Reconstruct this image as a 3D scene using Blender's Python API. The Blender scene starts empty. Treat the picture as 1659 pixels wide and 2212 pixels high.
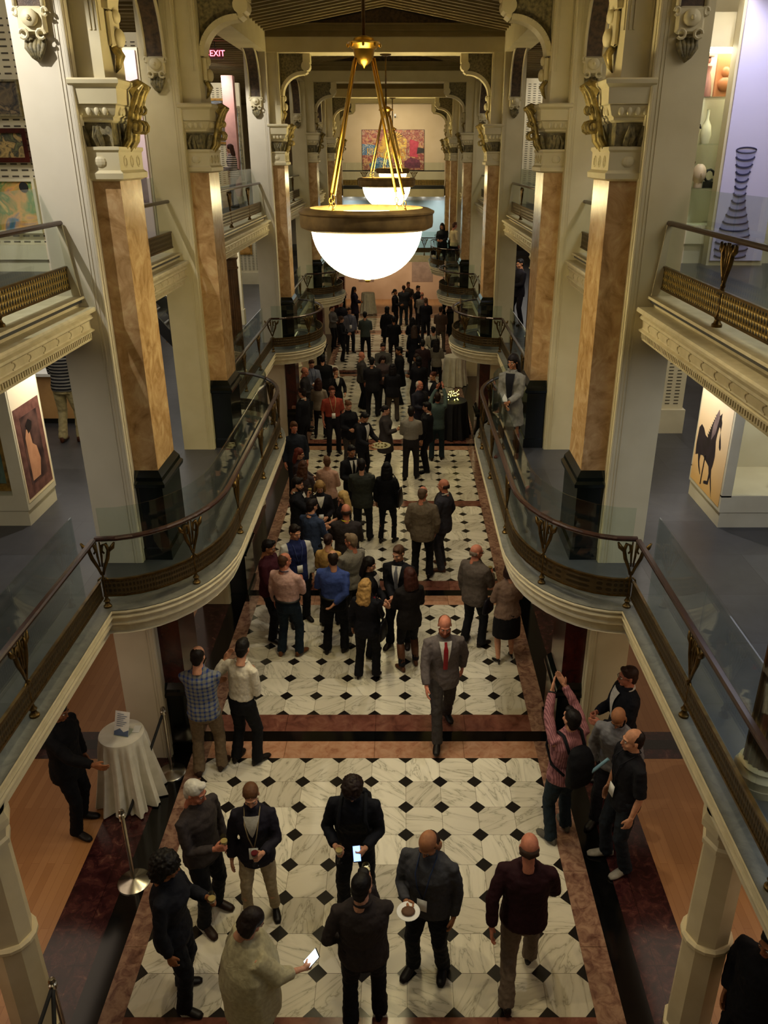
import bpy, math, random
import numpy as np
from mathutils import Vector, Matrix, noise
random.seed(7)
SC = bpy.context.scene
COL = SC.collection
R = math.radians
PI = math.pi

# ------------------------------------------------------------------ camera, world, lights, exposure
cam = bpy.data.objects.new('camera', bpy.data.cameras.new('camera')); COL.objects.link(cam)
cam.location = (0.347, 0.0, 7.008)
cam.rotation_euler = (R(90 - 23.963), 0, 0)
cam.data.sensor_fit = 'VERTICAL'; cam.data.sensor_height = 36.0
cam.data.lens = 1735.6 / 2212 * 36.0
cam.data.shift_x = -(867.0 - 829.5) / 2212
cam.data.clip_start = 0.05; cam.data.clip_end = 200
SC.camera = cam
SC.view_settings.view_transform = 'Standard'; SC.view_settings.look = 'None'
SC.view_settings.gamma = 1.0; SC.view_settings.use_curve_mapping = False
SC.view_settings.exposure = 0.85
SC.cycles.use_denoising = True
SC.cycles.max_bounces = 6; SC.cycles.diffuse_bounces = 3; SC.cycles.glossy_bounces = 3
SC.cycles.transparent_max_bounces = 16; SC.cycles.transmission_bounces = 4
SC.cycles.caustics_reflective = False; SC.cycles.caustics_refractive = False
SC.cycles.sample_clamp_indirect = 3.0
W = bpy.data.worlds.new('world'); SC.world = W; W.use_nodes = True
W.node_tree.nodes['Background'].inputs[0].default_value = (1.0, 0.8, 0.55, 1)
W.node_tree.nodes['Background'].inputs[1].default_value = 0.012
BOWL = 11.0          # how strongly the alabaster bowls glow
WARM = (1.0, 0.83, 0.50); WHITE = (1.0, 0.93, 0.82); COOL = (0.72, 0.80, 1.0); PEACH = (1.0, 0.80, 0.60)

def spot(x, y, z, tx, ty, tz, power, col=WARM, ang=70, blend=0.6, rad=0.08):
    d = bpy.data.lights.new('spot_lamp', 'SPOT'); d.energy = power; d.color = col
    d.spot_size = R(ang); d.spot_blend = blend; d.shadow_soft_size = rad
    o = bpy.data.objects.new('spot_lamp', d); COL.objects.link(o); o.location = (x, y, z)
    o.rotation_euler = (Vector((tx, ty, tz)) - Vector((x, y, z))).to_track_quat('-Z', 'Y').to_euler()
    return o
def area(x, y, z, sx, sy, power, col=WARM, rot=(0, 0, 0)):
    d = bpy.data.lights.new('ceiling_light', 'AREA'); d.shape = 'RECTANGLE'; d.size = sx; d.size_y = sy
    d.energy = power; d.color = col
    o = bpy.data.objects.new('ceiling_light', d); COL.objects.link(o); o.location = (x, y, z); o.rotation_euler = rot
    return o
# spots in the hall ceiling, aimed at the marble floor
for (x, y, p, c) in [(-1.5, 5.0, 175, WARM), (1.5, 5.3, 175, WARM), (0.9, 7.2, 150, WHITE), (-1.2, 9.6, 170, WARM), (1.2, 10.2, 210, WHITE),
                     (-1.3, 13.5, 130, WARM), (1.3, 14.0, 150, WHITE), (-.6, 16.9, 150, WARM), (.9, 17.3, 160, WARM), (-1.2, 22, 80, WARM),
                     (1.2, 23, 80, WARM), (0, 27, 110, WARM), (-.9, 31.5, 120, PEACH), (.9, 32, 120, PEACH), (0, 36.5, 160, PEACH)]:
    spot(x, y, 9.0, x * .6, y + .3, 0, p, c, 62, .8, .07)
# soft general light of the three storeys
for sx in (-1, 1):
    area(sx * 5.6, 5.6, 9.2, 3.5, 5, 95, WHITE)
    area(sx * 5.6, 15.5, 9.2, 3.5, 12, 120, WHITE)
    area(sx * 5.6, 28, 9.2, 3.5, 12, 110, WHITE)
    area(sx * 4.6, 5.0, 5.2, 2.6, 5, 26 if sx < 0 else 44, WHITE if sx < 0 else (.82, .86, 1))
    area(sx * 4.9, 13.5, 5.2, 2.6, 7, 34, WHITE if sx < 0 else WHITE)
    area(sx * 4.9, 26, 5.2, 2.6, 16, 60, WHITE)
    area(sx * 4.6, 5.0, 2.44, 2.4, 5, 20, PEACH)
    area(sx * 4.6, 16.0, 2.44, 2.4, 14, 16, PEACH)
    area(sx * 4.6, 31.0, 2.44, 2.4, 12, 16, PEACH)
# picture lights and grazing spots
spot(-3.9, 6.7, 9.1, -2.9, 8.1, 6.6, 190, (1, .97, .93), 70, .4, .02)
spot(-3.55, 10.0, 5.2, -4.25, 9.5, 4.2, 75, WHITE, 95, .8, .04)
spot(3.45, 10.0, 5.2, 4.25, 9.55, 4.3, 75, WHITE, 95, .8, .04)
spot(3.5, 8.6, 5.2, 4.2, 10.4, 2.8, 22, COOL, 75, .8, .04)
spot(4.3, 9.2, 9.1, 4.5, 10.45, 7.2, 75, (.84, .85, 1), 75, .8, .05)
spot(4.0, 10.0, 9.1, 4.1, 11.0, 7.2, 40, WHITE, 60, .8, .05)
spot(-3.7, 10.5, 9.1, -4.2, 12.5, 7.3, 60, WHITE, 90, .8, .05)
for x in (-2, 0.2, 2.2):
    spot(x, 39.5, 8.9, x * .7, 43.4, 7.4, 170, (1, .88, .66), 75, .7, .06)
for x in (-2.2, 0, 2.2):
    spot(x, 40.0, 5.1, x, 41.6, 3.6, 60, (.86, .96, 1), 100, .8, .05)
    spot(x, 41.2, 2.45, x, 43.3, 1.0, 75, (1, .85, .62), 120, .8, .05)
spot(-3.5, 12.0, 9.1, -3.66, 13, 7.6, 60, (1, .95, .95), 80, .8, .05)
spot(-4.6, 23.4, 9.1, -4.8, 26, 7.3, 70, WHITE, 90, .8, .05)
spot(4.2, 22.5, 9.1, 4.4, 24.6, 7.3, 50, WHITE, 90, .8, .05)
spot(-4.0, 20.5, 5.2, -4.4, 22, 4.2, 40, WHITE, 90, .8, .05)
spot(3.6, 21.3, 5.2, 3.6, 23.9, 3.9, 30, WHITE, 90, .8, .05)
spot(-3.9, 18.2, 9.1, -2.9, 19.73, 6.8, 120, (1, .97, .93), 60, .5, .03)
spot(5.4, 9.3, 4.9, 5.4, 9.75, 3.2, 35, WHITE, 120, .8, .05)
spot(-5.0, 9.3, 4.95, -5.0, 9.6, 3.2, 25, WHITE, 120, .8, .05)
# light from the landing the photograph was taken from, behind and above
area(0, -2.5, 9.0, 5, 2, 22, WARM, (R(35), 0, 0))

# ------------------------------------------------------------------ mesh building
class MB:
    def __init__(s): s.v = []; s.f = []; s.m = []
    def add(s, vs, fs, m=0):
        b = len(s.v); s.v += [tuple(p) for p in vs]; s.f += [tuple(i + b for i in f) for f in fs]; s.m += [m] * len(fs); return s
    def box(s, x0, y0, z0, x1, y1, z1, m=0):
        x0, x1 = min(x0, x1), max(x0, x1); y0, y1 = min(y0, y1), max(y0, y1); z0, z1 = min(z0, z1), max(z0, z1)
        return s.add([(x0, y0, z0), (x1, y0, z0), (x1, y1, z0), (x0, y1, z0), (x0, y0, z1), (x1, y0, z1), (x1, y1, z1), (x0, y1, z1)],
                     [(0, 3, 2, 1), (4, 5, 6, 7), (0, 1, 5, 4), (1, 2, 6, 5), (2, 3, 7, 6), (3, 0, 4, 7)], m)
    def cbox(s, x0, y0, z0, x1, y1, z1, c=.01, m=0):
        # box with its four upright and its upper edges chamfered
        x0, x1 = min(x0, x1), max(x0, x1); y0, y1 = min(y0, y1), max(y0, y1)
        def ring(i, z): 
            a, b, p, q = x0 + i, x1 - i, y0 + i, y1 - i
            return [(a + c, p, z), (b - c, p, z), (b, p + c, z), (b, q - c, z), (b - c, q, z), (a + c, q, z), (a, q - c, z), (a, p + c, z)]
        return s.rings([ring(c, z0), ring(0, z0 + c), ring(0, z1 - c), ring(c, z1)], m)
    def rings(s, rs, m=0, caps=True, closed=False):
        n = len(rs[0]); vs = [p for r in rs for p in r]; fs = []
        for k in range(len(rs) - 1 + (1 if closed else 0)):
            a = k * n; b = ((k + 1) % len(rs)) * n
            for i in range(n):
                j = (i + 1) % n; fs.append((a + i, a + j, b + j, b + i))
        if caps and not closed:
            fs.append(tuple(range(n))[::-1]); fs.append(tuple(range(len(vs) - n, len(vs))))
        return s.add(vs, fs, m)
    def lathe(s, cx, cy, prof, seg=24, m=0, flute=0, fd=0.0):
        rs = []
        for (r, z) in prof:
            ring = []
            for i in range(seg):
                a = 2 * PI * i / seg; rr = r
                if flute: rr = r * (1 - fd * abs(math.sin(a * flute / 2)) ** .6) if fd > 0 else r
                ring.append((cx + rr * math.cos(a), cy + rr * math.sin(a), z))
            rs.append(ring)
        return s.rings(rs, m)
    def tube(s, pts, r, seg=8, m=0, closed=False, flat=1.0):
        pts = [Vector(p) for p in pts]; n = len(pts)
        rr = r if isinstance(r, (list, tuple)) else [r] * n
        rs = []; up = None
        for i, p in enumerate(pts):
            if closed: t = pts[(i + 1) % n] - pts[i - 1]
            else: t = pts[min(i + 1, n - 1)] - pts[max(i - 1, 0)]
            if t.length < 1e-9: t = Vector((0, 0, 1))
            t.normalize()
            if up is None: up = Vector((0, 0, 1)) if abs(t.z) < .9 else Vector((0, 1, 0))
            u = up - t * up.dot(t)
            if u.length < 1e-4: u = Vector((1, 0, 0)) - t * t.x
            u.normalize(); v = t.cross(u); up = u
            rs.append([p + (u * math.cos(2 * PI * k / seg) * flat + v * math.sin(2 * PI * k / seg)) * rr[i] for k in range(seg)])
        return s.rings(rs, m, caps=not closed, closed=closed)
    def ell(s, c, r, seg=14, rn=9, m=0):
        rs = []
        for k in range(1, rn):
            a = PI * k / rn
            rs.append([(c[0] + r[0] * math.sin(a) * math.cos(2 * PI * i / seg), c[1] + r[1] * math.sin(a) * math.sin(2 * PI * i / seg), c[2] - r[2] * math.cos(a)) for i in range(seg)])
        return s.rings(rs, m)
    def prism(s, poly, axis, a, b, m=0):
        # poly in the two other axes, extruded from a to b
        def P(p, t):
            return {0: (t, p[0], p[1]), 1: (p[0], t, p[1]), 2: (p[0], p[1], t)}[axis]
        return s.rings([[P(p, a) for p in poly], [P(p, b) for p in poly]], m)
    def sweep(s, path, prof, sx=1, m=0, caps=True, zoff=0):
        # path: (x, y) points running +y on the right side; profile (n, z): n towards the middle of the hall
        P = offsets(path)
        rs = [[(sx * (x + nx * n), y + ny * n, z + zoff) for (n, z) in prof] for (x, y, nx, ny) in P]
        return s.rings(rs, m, caps)
    def build(s, name, mats, parent=None, smooth=False, bevel=0):
        me = bpy.data.meshes.new(name); me.from_pydata([tuple(p) for p in s.v], [], s.f); 
        for mt in (mats if isinstance(mats, (list, tuple)) else [mats]): me.materials.append(mt)
        if any(s.m): me.polygons.foreach_set('material_index', s.m)
        if smooth: me.polygons.foreach_set('use_smooth', [True] * len(me.polygons))
        me.update()
        o = bpy.data.objects.new(name, me); COL.objects.link(o)
        if parent: o.parent = parent
        if smooth == 'auto':
            me.polygons.foreach_set('use_smooth', [True] * len(me.polygons)); me.set_sharp_from_angle(angle=R(40))
        return o
def offsets(path):
    out = []; n = len(path)
    for i in range(n):
        def d(a, b):
            v = Vector((path[b][0] - path[a][0], path[b][1] - path[a][1])); v.normalize(); return v
        a = d(i - 1, i) if i > 0 else d(0, 1); b = d(i, i + 1) if i < n - 1 else a
        na = Vector((-a.y, a.x)); nb = Vector((-b.y, b.x)); mm = na + nb
        if mm.length < 1e-6: mm = na
        mm.normalize(); k = 1 / max(.45, mm.dot(na)); out.append((path[i][0], path[i][1], mm.x * k, mm.y * k))
    return out
def tag(o, label=None, cat=None, group=None, kind=None):
    if label: o['label'] = label
    if cat: o['category'] = cat
    if group: o['group'] = group
    if kind: o['kind'] = kind
    return o
def thing(name, label, cat, loc=(0, 0, 0), rz=0, group=None):
    o = bpy.data.objects.new(name, None); COL.objects.link(o); o.location = loc; o.rotation_euler = (0, 0, rz)
    o.empty_display_size = .1
    return tag(o, label, cat, group)
def struct(o): o['kind'] = 'structure'; return o

# ------------------------------------------------------------------ materials
def lin(h):
    if isinstance(h, tuple): return h
    h = h.lstrip('#'); c = [int(h[i:i + 2], 16) / 255 for i in (0, 2, 4)]
    return tuple(x / 12.92 if x <= .04045 else ((x + .055) / 1.055) ** 2.4 for x in c)
def newmat(name):
    m = bpy.data.materials.new(name); m.use_nodes = True; nt = m.node_tree
    return m, nt, nt.nodes['Principled BSDF']
def ramp(nt, stops, interp='LINEAR'):
    n = nt.nodes.new('ShaderNodeValToRGB'); n.color_ramp.interpolation = interp
    while len(n.color_ramp.elements) < len(stops): n.color_ramp.elements.new(.5)
    for e, (p, c) in zip(n.color_ramp.elements, stops): e.position = p; e.color = (*lin(c), 1)
    return n
def N(nt, t, **k):
    n = nt.nodes.new('ShaderNode' + t)
    for a, b in k.items(): setattr(n, a, b)
    return n
def mathn(nt, op, a, b=None, c=None):
    n = N(nt, 'Math', operation=op)
    for i, x in enumerate((a, b, c)):
        if x is None: continue
        if isinstance(x, (int, float)): n.inputs[i].default_value = x
        else: nt.links.new(x, n.inputs[i])
    return n.outputs[0]
def coords(nt, scale=1, which='Object'):
    t = N(nt, 'TexCoord'); 
    if scale == 1: return t.outputs[which]
    mp = N(nt, 'Mapping'); mp.inputs['Scale'].default_value = (scale,) * 3 if isinstance(scale, (int, float)) else scale
    nt.links.new(t.outputs[which], mp.inputs[0]); return mp.outputs[0]
def mat(name, c1, c2=None, rough=.6, metal=0, scale=6, bump=0, spec=.5, detail=3, stops=None, coat=0):
    m, nt, b = newmat(name)
    b.inputs['Roughness'].default_value = rough; b.inputs['Metallic'].default_value = metal
    b.inputs['Specular IOR Level'].default_value = spec; b.inputs['Coat Weight'].default_value = coat
    nz = N(nt, 'TexNoise'); nz.inputs['Scale'].default_value = scale; nz.inputs['Detail'].default_value = detail
    nt.links.new(coords(nt), nz.inputs['Vector'])
    c2 = c2 or tuple(x * .88 for x in lin(c1))
    rp = ramp(nt, stops or [(.35, c1), (.68, c2)]); nt.links.new(nz.outputs[0], rp.inputs[0]); nt.links.new(rp.outputs[0], b.inputs['Base Color'])
    if bump:
        bp = N(nt, 'Bump'); bp.inputs['Strength'].default_value = bump; bp.inputs['Distance'].default_value = .01
        nz2 = N(nt, 'TexNoise'); nz2.inputs['Scale'].default_value = scale * 8; nt.links.new(coords(nt), nz2.inputs['Vector'])
        nt.links.new(nz2.outputs[0], bp.inputs['Height']); nt.links.new(bp.outputs[0], b.inputs['Normal'])
    return m
def emis(name, col, strength, base=(.8, .8, .8)):
    m, nt, b = newmat(name); b.inputs['Base Color'].default_value = (*base, 1)
    b.inputs['Emission Color'].default_value = (*col, 1); b.inputs['Emission Strength'].default_value = strength; return m
def marble(name, stops, scale=3, rough=.22, detail=7, dist=1.5, sq=(1, 1, 1), slab=None):
    m, nt, b = newmat(name); b.inputs['Roughness'].default_value = rough
    nz = N(nt, 'TexNoise'); nz.inputs['Scale'].default_value = scale; nz.inputs['Detail'].default_value = detail
    nz.inputs['Roughness'].default_value = .62; nz.inputs['Distortion'].default_value = dist
    nt.links.new(coords(nt, sq), nz.inputs['Vector'])
    rp = ramp(nt, stops); nt.links.new(nz.outputs[0], rp.inputs[0]); out = rp.outputs[0]
    if slab:  # slabs of slightly different tone with thin joints
        br = N(nt, 'TexBrick'); br.inputs['Scale'].default_value = 1; br.inputs['Brick Width'].default_value = slab[0]; br.inputs['Row Height'].default_value = slab[1]
        br.inputs['Mortar Size'].default_value = .004; br.inputs['Color1'].default_value = (1, 1, 1, 1); br.inputs['Color2'].default_value = (.62, .6, .6, 1); br.inputs['Mortar'].default_value = (.35, .33, .3, 1)
        if len(slab) > 2: br.offset = 0
        nt.links.new(coords(nt), br.inputs['Vector'])
        mx = N(nt, 'MixRGB', blend_type='MULTIPLY'); mx.inputs[0].default_value = 1; nt.links.new(out, mx.inputs[1]); nt.links.new(br.outputs[0], mx.inputs[2]); out = mx.outputs[0]
    nt.links.new(out, b.inputs['Base Color']); return m
def glassmat(name, tint=(.90, .95, .93), ior=1.45, rough=.02):
    m = bpy.data.materials.new(name); m.use_nodes = True; nt = m.node_tree; nt.nodes.clear()
    o = N(nt, 'OutputMaterial'); tr = N(nt, 'BsdfTransparent'); tr.inputs[0].default_value = (*tint, 1)
    gl = N(nt, 'BsdfGlossy'); gl.inputs['Roughness'].default_value = rough; fr = N(nt, 'Fresnel'); ge = N(nt, 'NewGeometry'); nt.links.new(mathn(nt, 'ADD', mathn(nt, 'MULTIPLY', ge.outputs['Backfacing'], 1 / ior - ior), ior), fr.inputs[0])
    mx = N(nt, 'MixShader'); nt.links.new(fr.outputs[0], mx.inputs[0]); nt.links.new(tr.outputs[0], mx.inputs[1]); nt.links.new(gl.outputs[0], mx.inputs[2])
    nt.links.new(mx.outputs[0], o.inputs[0]); return m
M = {}
M['cream'] = mat('cream paint', '#d6caa4', '#cbbe96', .55, scale=2)
M['creamw'] = mat('pale paint and lit cream', '#ddd3bb', '#d5cbb2', .6, scale=2)
M['cornice'] = mat('cream stone', '#d9ccaa', '#cbbd98', .5, scale=9, bump=.08)
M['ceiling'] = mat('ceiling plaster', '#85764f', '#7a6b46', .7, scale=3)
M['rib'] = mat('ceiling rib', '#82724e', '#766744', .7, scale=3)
M['tan'] = marble('tan marble', [(.25, '#8a6840'), (.42, '#b28c5c'), (.55, '#c5a070'), (.72, '#d8bb8a')], 4, .22, 10, 1.2)
M['pinkmarble'] = marble('pink border marble', [(.25, '#4c3026'), (.42, '#7a5848'), (.55, '#987660'), (.75, '#ad8c72')], 9, .2, 9, .9, slab=(.95, .9, 1))
M['brownmarble'] = marble('brown band marble', [(.25, '#4a2820'), (.5, '#75483a'), (.78, '#8f6450')], 5, .18, 9, .8, slab=(1.2, 3, 1))
M['tanband'] = marble('tan band marble', [(.22, '#7c4c38'), (.4, '#aa7a5c'), (.6, '#bb8f70'), (.8, '#c9a080')], 8, .2, 9, .9, slab=(1.15, 3, 1))
M['redmarble'] = marble('dark red border marble', [(.3, '#1c0b0c'), (.5, '#36191a'), (.62, '#4a2824'), (.78, '#7c5848')], 8, .14, 10, 1.0, slab=(.55, 1.3, 1))
M['blackmarble'] = marble('black marble', [(.3, '#060606'), (.7, '#0d0d0c')], 3, .12, slab=(1.2, 1.2, 1))
M['redpil'] = marble('dark red pilaster marble', [(.3, '#280d0b'), (.55, '#43160f'), (.8, '#5a2418')], 3, .2)
M['green'] = marble('black green marble', [(.3, '#050806'), (.62, '#0a100c'), (.8, '#16211a')], 3, .14)
M['slate'] = marble('grey slate floor', [(.3, '#3d3d40'), (.7, '#4c4c4f')], 2, .38, slab=(1.22, .92))
M['ledge'] = marble('grey ledge stone', [(.3, '#4e4d46'), (.7, '#6d6b61')], 6, .45)
M['bronze'] = mat('bronze', '#6b5228', '#4a3819', .36, .85, scale=14)
M['rimbronze'] = mat('chandelier bronze', '#8a6f40', '#6b5430', .45, .35, scale=8)
M['brass'] = mat('polished brass', '#b08a38', '#946f26', .34, 1, scale=6)
M['gilt'] = mat('gilded stone', '#b7a05c', '#5b4f2a', .42, .35, scale=16, bump=.3)
M['olive'] = mat('dark carved stone', '#8a7d54', '#4e4832', .55, scale=22, bump=.4)
M['soffit'] = mat('coffered soffit', '#5a4630', '#33261b', .6, scale=18, bump=.4)
M['rail'] = mat('dark handrail', '#3b2218', '#2a1812', .25, .2, scale=12)
M['steel'] = mat('brushed steel', '#b9b3a4', '#a09a8c', .25, 1, scale=10)
M['dark'] = mat('near black', '#0c0b0a', '#080807', .5)
M['black'] = mat('black rope', '#0d0d0d', '#060606', .7)
M['white'] = mat('white card', '#e8e6e0', '#dedcd5', .6)
M['cloth'] = mat('white tablecloth', '#d8d2c0', '#c9c3b0', .85, scale=7)
M['darkcloth'] = mat('black tablecloth', '#0f0e12', '#0a090c', .8)
M['flut'] = mat('brown veined marble', '#6a4a2c', '#40290f', .3, scale=5, detail=8)
M['creamcol'] = mat('cream painted iron', '#d9caa6', '#cbbb95', .5, scale=3)
M['case'] = mat('case paint', '#cfc5a6', '#c6bb9b', .5, scale=3)
M['glass'] = glassmat('clear glass')
M['cglass'] = glassmat('case glass', (.95, .975, .965), 1.35)
M['gold'] = mat('gold frame', '#b98a3a', '#7e5a20', .4, .4, scale=14)
def woodmat():
    m, nt, b = newmat('oak floorboards'); b.inputs['Roughness'].default_value = .32
    br = N(nt, 'TexBrick'); br.inputs['Scale'].default_value = 1; br.inputs['Brick Width'].default_value = 1.6; br.inputs['Row Height'].default_value = .085
    br.inputs['Mortar Size'].default_value = .0012; br.inputs['Color1'].default_value = (*lin('#a8794c'), 1); br.inputs['Color2'].default_value = (*lin('#9b6c40'), 1); br.inputs['Mortar'].default_value = (*lin('#7a4522'), 1)
    mp = N(nt, 'Mapping'); mp.inputs['Rotation'].default_value = (0, 0, R(90)); t = N(nt, 'TexCoord'); nt.links.new(t.outputs['Object'], mp.inputs[0]); nt.links.new(mp.outputs[0], br.inputs['Vector'])
    nt.links.new(br.outputs[0], b.inputs['Base Color']); return m
M['wood'] = woodmat()
def tilemat():
    T = .42
    m, nt, b = newmat('octagon and dot marble'); b.inputs['Roughness'].default_value = .25
    tc = N(nt, 'TexCoord'); sep = N(nt, 'SeparateXYZ'); nt.links.new(tc.outputs['Object'], sep.inputs[0])
    u = mathn(nt, 'DIVIDE', sep.outputs[0], T); v = mathn(nt, 'DIVIDE', sep.outputs[1], T)
    du = mathn(nt, 'ABSOLUTE', mathn(nt, 'SUBTRACT', u, mathn(nt, 'ROUND', u))); dv = mathn(nt, 'ABSOLUTE', mathn(nt, 'SUBTRACT', v, mathn(nt, 'ROUND', v)))
    dot = mathn(nt, 'LESS_THAN', mathn(nt, 'ADD', du, dv), .222)
    ring = mathn(nt, 'LESS_THAN', mathn(nt, 'ADD', du, dv), .229)
    joint = mathn(nt, 'LESS_THAN', mathn(nt, 'MINIMUM', du, dv), .0055)
    cu = mathn(nt, 'FLOOR', u); cv = mathn(nt, 'FLOOR', v)
    cmb = N(nt, 'CombineXYZ'); nt.links.new(cu, cmb.inputs[0]); nt.links.new(cv, cmb.inputs[1])
    wn = N(nt, 'TexWhiteNoise'); nt.links.new(cmb.outputs[0], wn.inputs['Vector'])
    rot = N(nt, 'VectorRotate', rotation_type='Z_AXIS'); nt.links.new(tc.outputs['Object'], rot.inputs['Vector']); nt.links.new(mathn(nt, 'MULTIPLY', wn.outputs[0], 3.1), rot.inputs['Angle'])
    ad = N(nt, 'VectorMath', operation='ADD'); nt.links.new(rot.outputs[0], ad.inputs[0]); nt.links.new(wn.outputs[1], ad.inputs[1])
    mp = N(nt, 'Mapping'); mp.inputs['Scale'].default_value = (5, 1.1, 1); nt.links.new(ad.outputs[0], mp.inputs[0])
    nz = N(nt, 'TexNoise'); nz.inputs['Scale'].default_value = 1.3; nz.inputs['Detail'].default_value = 6; nz.inputs['Distortion'].default_value = .9; nt.links.new(mp.outputs[0], nz.inputs['Vector'])
    vein = mathn(nt, 'ABSOLUTE', mathn(nt, 'SUBTRACT', nz.outputs[0], .5))
    rp = ramp(nt, [(0, '#9d9783'), (.006, '#bdb7a2'), (.02, '#d2cbb6'), (.1, '#ddd6c1')]); nt.links.new(vein, rp.inputs[0])
    tone = N(nt, 'MixRGB', blend_type='MULTIPLY'); tone.inputs[0].default_value = 1; nt.links.new(rp.outputs[0], tone.inputs[1])
    g = ramp(nt, [(0, '#d6d3cf'), (1, '#ffffff')]); nt.links.new(wn.outputs[0], g.inputs[0]); nt.links.new(g.outputs[0], tone.inputs[2])
    dk = ramp(nt, [(0, '#100d0b'), (1, '#1d1916')]); nz2 = N(nt, 'TexNoise'); nz2.inputs['Scale'].default_value = 5; nt.links.new(tc.outputs['Object'], nz2.inputs['Vector']); nt.links.new(nz2.outputs[0], dk.inputs[0])
    m1 = N(nt, 'MixRGB'); nt.links.new(mathn(nt, 'MAXIMUM', joint, ring), m1.inputs[0]); nt.links.new(tone.outputs[0], m1.inputs[1]); m1.inputs[2].default_value = (*lin('#77705e'), 1)
    m2 = N(nt, 'MixRGB'); nt.links.new(dot, m2.inputs[0]); nt.links.new(m1.outputs[0], m2.inputs[1]); nt.links.new(dk.outputs[0], m2.inputs[2])
    nt.links.new(m2.outputs[0], b.inputs['Base Color']); return m
M['tile'] = tilemat()
def lattice(name, c1='#8a7135', c2='#1c160c', per=.05, metal=.6):
    # cast bronze frieze: arches along y (or arc length), pierced look
    m, nt, b = newmat(name); b.inputs['Roughness'].default_value = .4; b.inputs['Metallic'].default_value = metal
    tc = N(nt, 'TexCoord'); sep = N(nt, 'SeparateXYZ'); nt.links.new(tc.outputs['Object'], sep.inputs[0])
    s = mathn(nt, 'ADD', mathn(nt, 'MULTIPLY', sep.outputs[0], .72), sep.outputs[1])
    a = mathn(nt, 'ABSOLUTE', mathn(nt, 'SINE', mathn(nt, 'MULTIPLY', s, PI / per)))
    bb = mathn(nt, 'ABSOLUTE', mathn(nt, 'SINE', mathn(nt, 'MULTIPLY', sep.outputs[2], PI / .058)))
    c = mathn(nt, 'GREATER_THAN', mathn(nt, 'MULTIPLY', a, bb), .52)
    mx = N(nt, 'MixRGB'); nt.links.new(c, mx.inputs[0]); mx.inputs[1].default_value = (*lin(c1), 1); mx.inputs[2].default_value = (*lin(c2), 1)
    nt.links.new(mx.outputs[0], b.inputs['Base Color'])
    bp = N(nt, 'Bump'); bp.inputs['Strength'].default_value = .6; bp.inputs['Distance'].default_value = .01; nt.links.new(mathn(nt, 'MULTIPLY', a, bb), bp.inputs['Height']); nt.links.new(bp.outputs[0], b.inputs['Normal'])
    return m
M['frieze'] = lattice('bronze frieze'); M['frieze2'] = lattice('dark bronze frieze', '#55452a', '#3a2e1a', .035)
def alab():
    m, nt, b = newmat('glowing alabaster'); nz = N(nt, 'TexNoise'); nz.inputs['Scale'].default_value = 2.2; nz.inputs['Detail'].default_value = 4; nt.links.new(coords(nt), nz.inputs['Vector'])
    rp = ramp(nt, [(.3, (1, .66, .14)), (.5, (1, .87, .50)), (.7, (1, .94, .64))]); nt.links.new(nz.outputs[0], rp.inputs[0])
    b.inputs['Base Color'].default_value = (.8, .75, .6, 1); nt.links.new(rp.outputs[0], b.inputs['Emission Color']); b.inputs['Emission Strength'].default_value = BOWL; return m
M['bowl'] = alab()
# ------------------------------------------------------------------ the hall's measures
T = .42
PY = [8.07, 11.90, 19.73, 27.35, 34.50, 38.45]      # near faces of the piers
DEP = .87
ZM, ZU = 2.79, 5.74
XR, XI = 2.62, 1.57                                   # balcony edge: recessed, bowed out
YEND = 43.6
BOWS = [(7.05, 13.72), (18.65, 21.52), (26.25, 29.15), (33.35, 38.3)]
def bow(y0, y1):
    b = min(1.45, (y1 - y0) / 2); a = XR - XI; pts = []
    for k in range(11):
        t = PI / 2 * k / 10; pts.append((XR - a * math.sin(t), y0 + b * (1 - math.cos(t))))
    q = [(x, y1 - (y - y0)) for x, y in pts[::-1]]
    if abs(pts[-1][1] - q[0][1]) < .02: q = q[1:]
    return pts + q
edge = [(XR, -1.0)]
for a, b in BOWS: edge += bow(a, b)
def side_word(sx): return 'left' if sx < 0 else 'right'

# ------------------------------------------------------------------ ground floor
def flat(name, x0, y0, x1, y1, z, m, org=(0, 0), th=.05):
    o = MB().box(x0 - org[0], y0 - org[1], z - th, x1 - org[0], y1 - org[1], z).build(name, m); o.location = (org[0], org[1], 0); return struct(o)
secs = [(2.28, 8), (11.2, 8), (21.26, 7), (30.27, 8), (38.99, 8), (49.0, 7.5), (57.2, 7.5)]
y = 4.70
secs = [(.6, 8), (4.704, 8), (8.93, 7), (12.715, 8), (16.375, 8), (20.58, 8), (24.0, 8), (28.2, 7), (31.3, 7.5), (35.3, 7)]
ends = [y0 + n * T for y0, n in secs]
for (y0, n) in secs: flat('floor', -5 * T - .02, y0, 5 * T - .02, y0 + n * T, 0, M['tile'], (-.02, y0))
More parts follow.
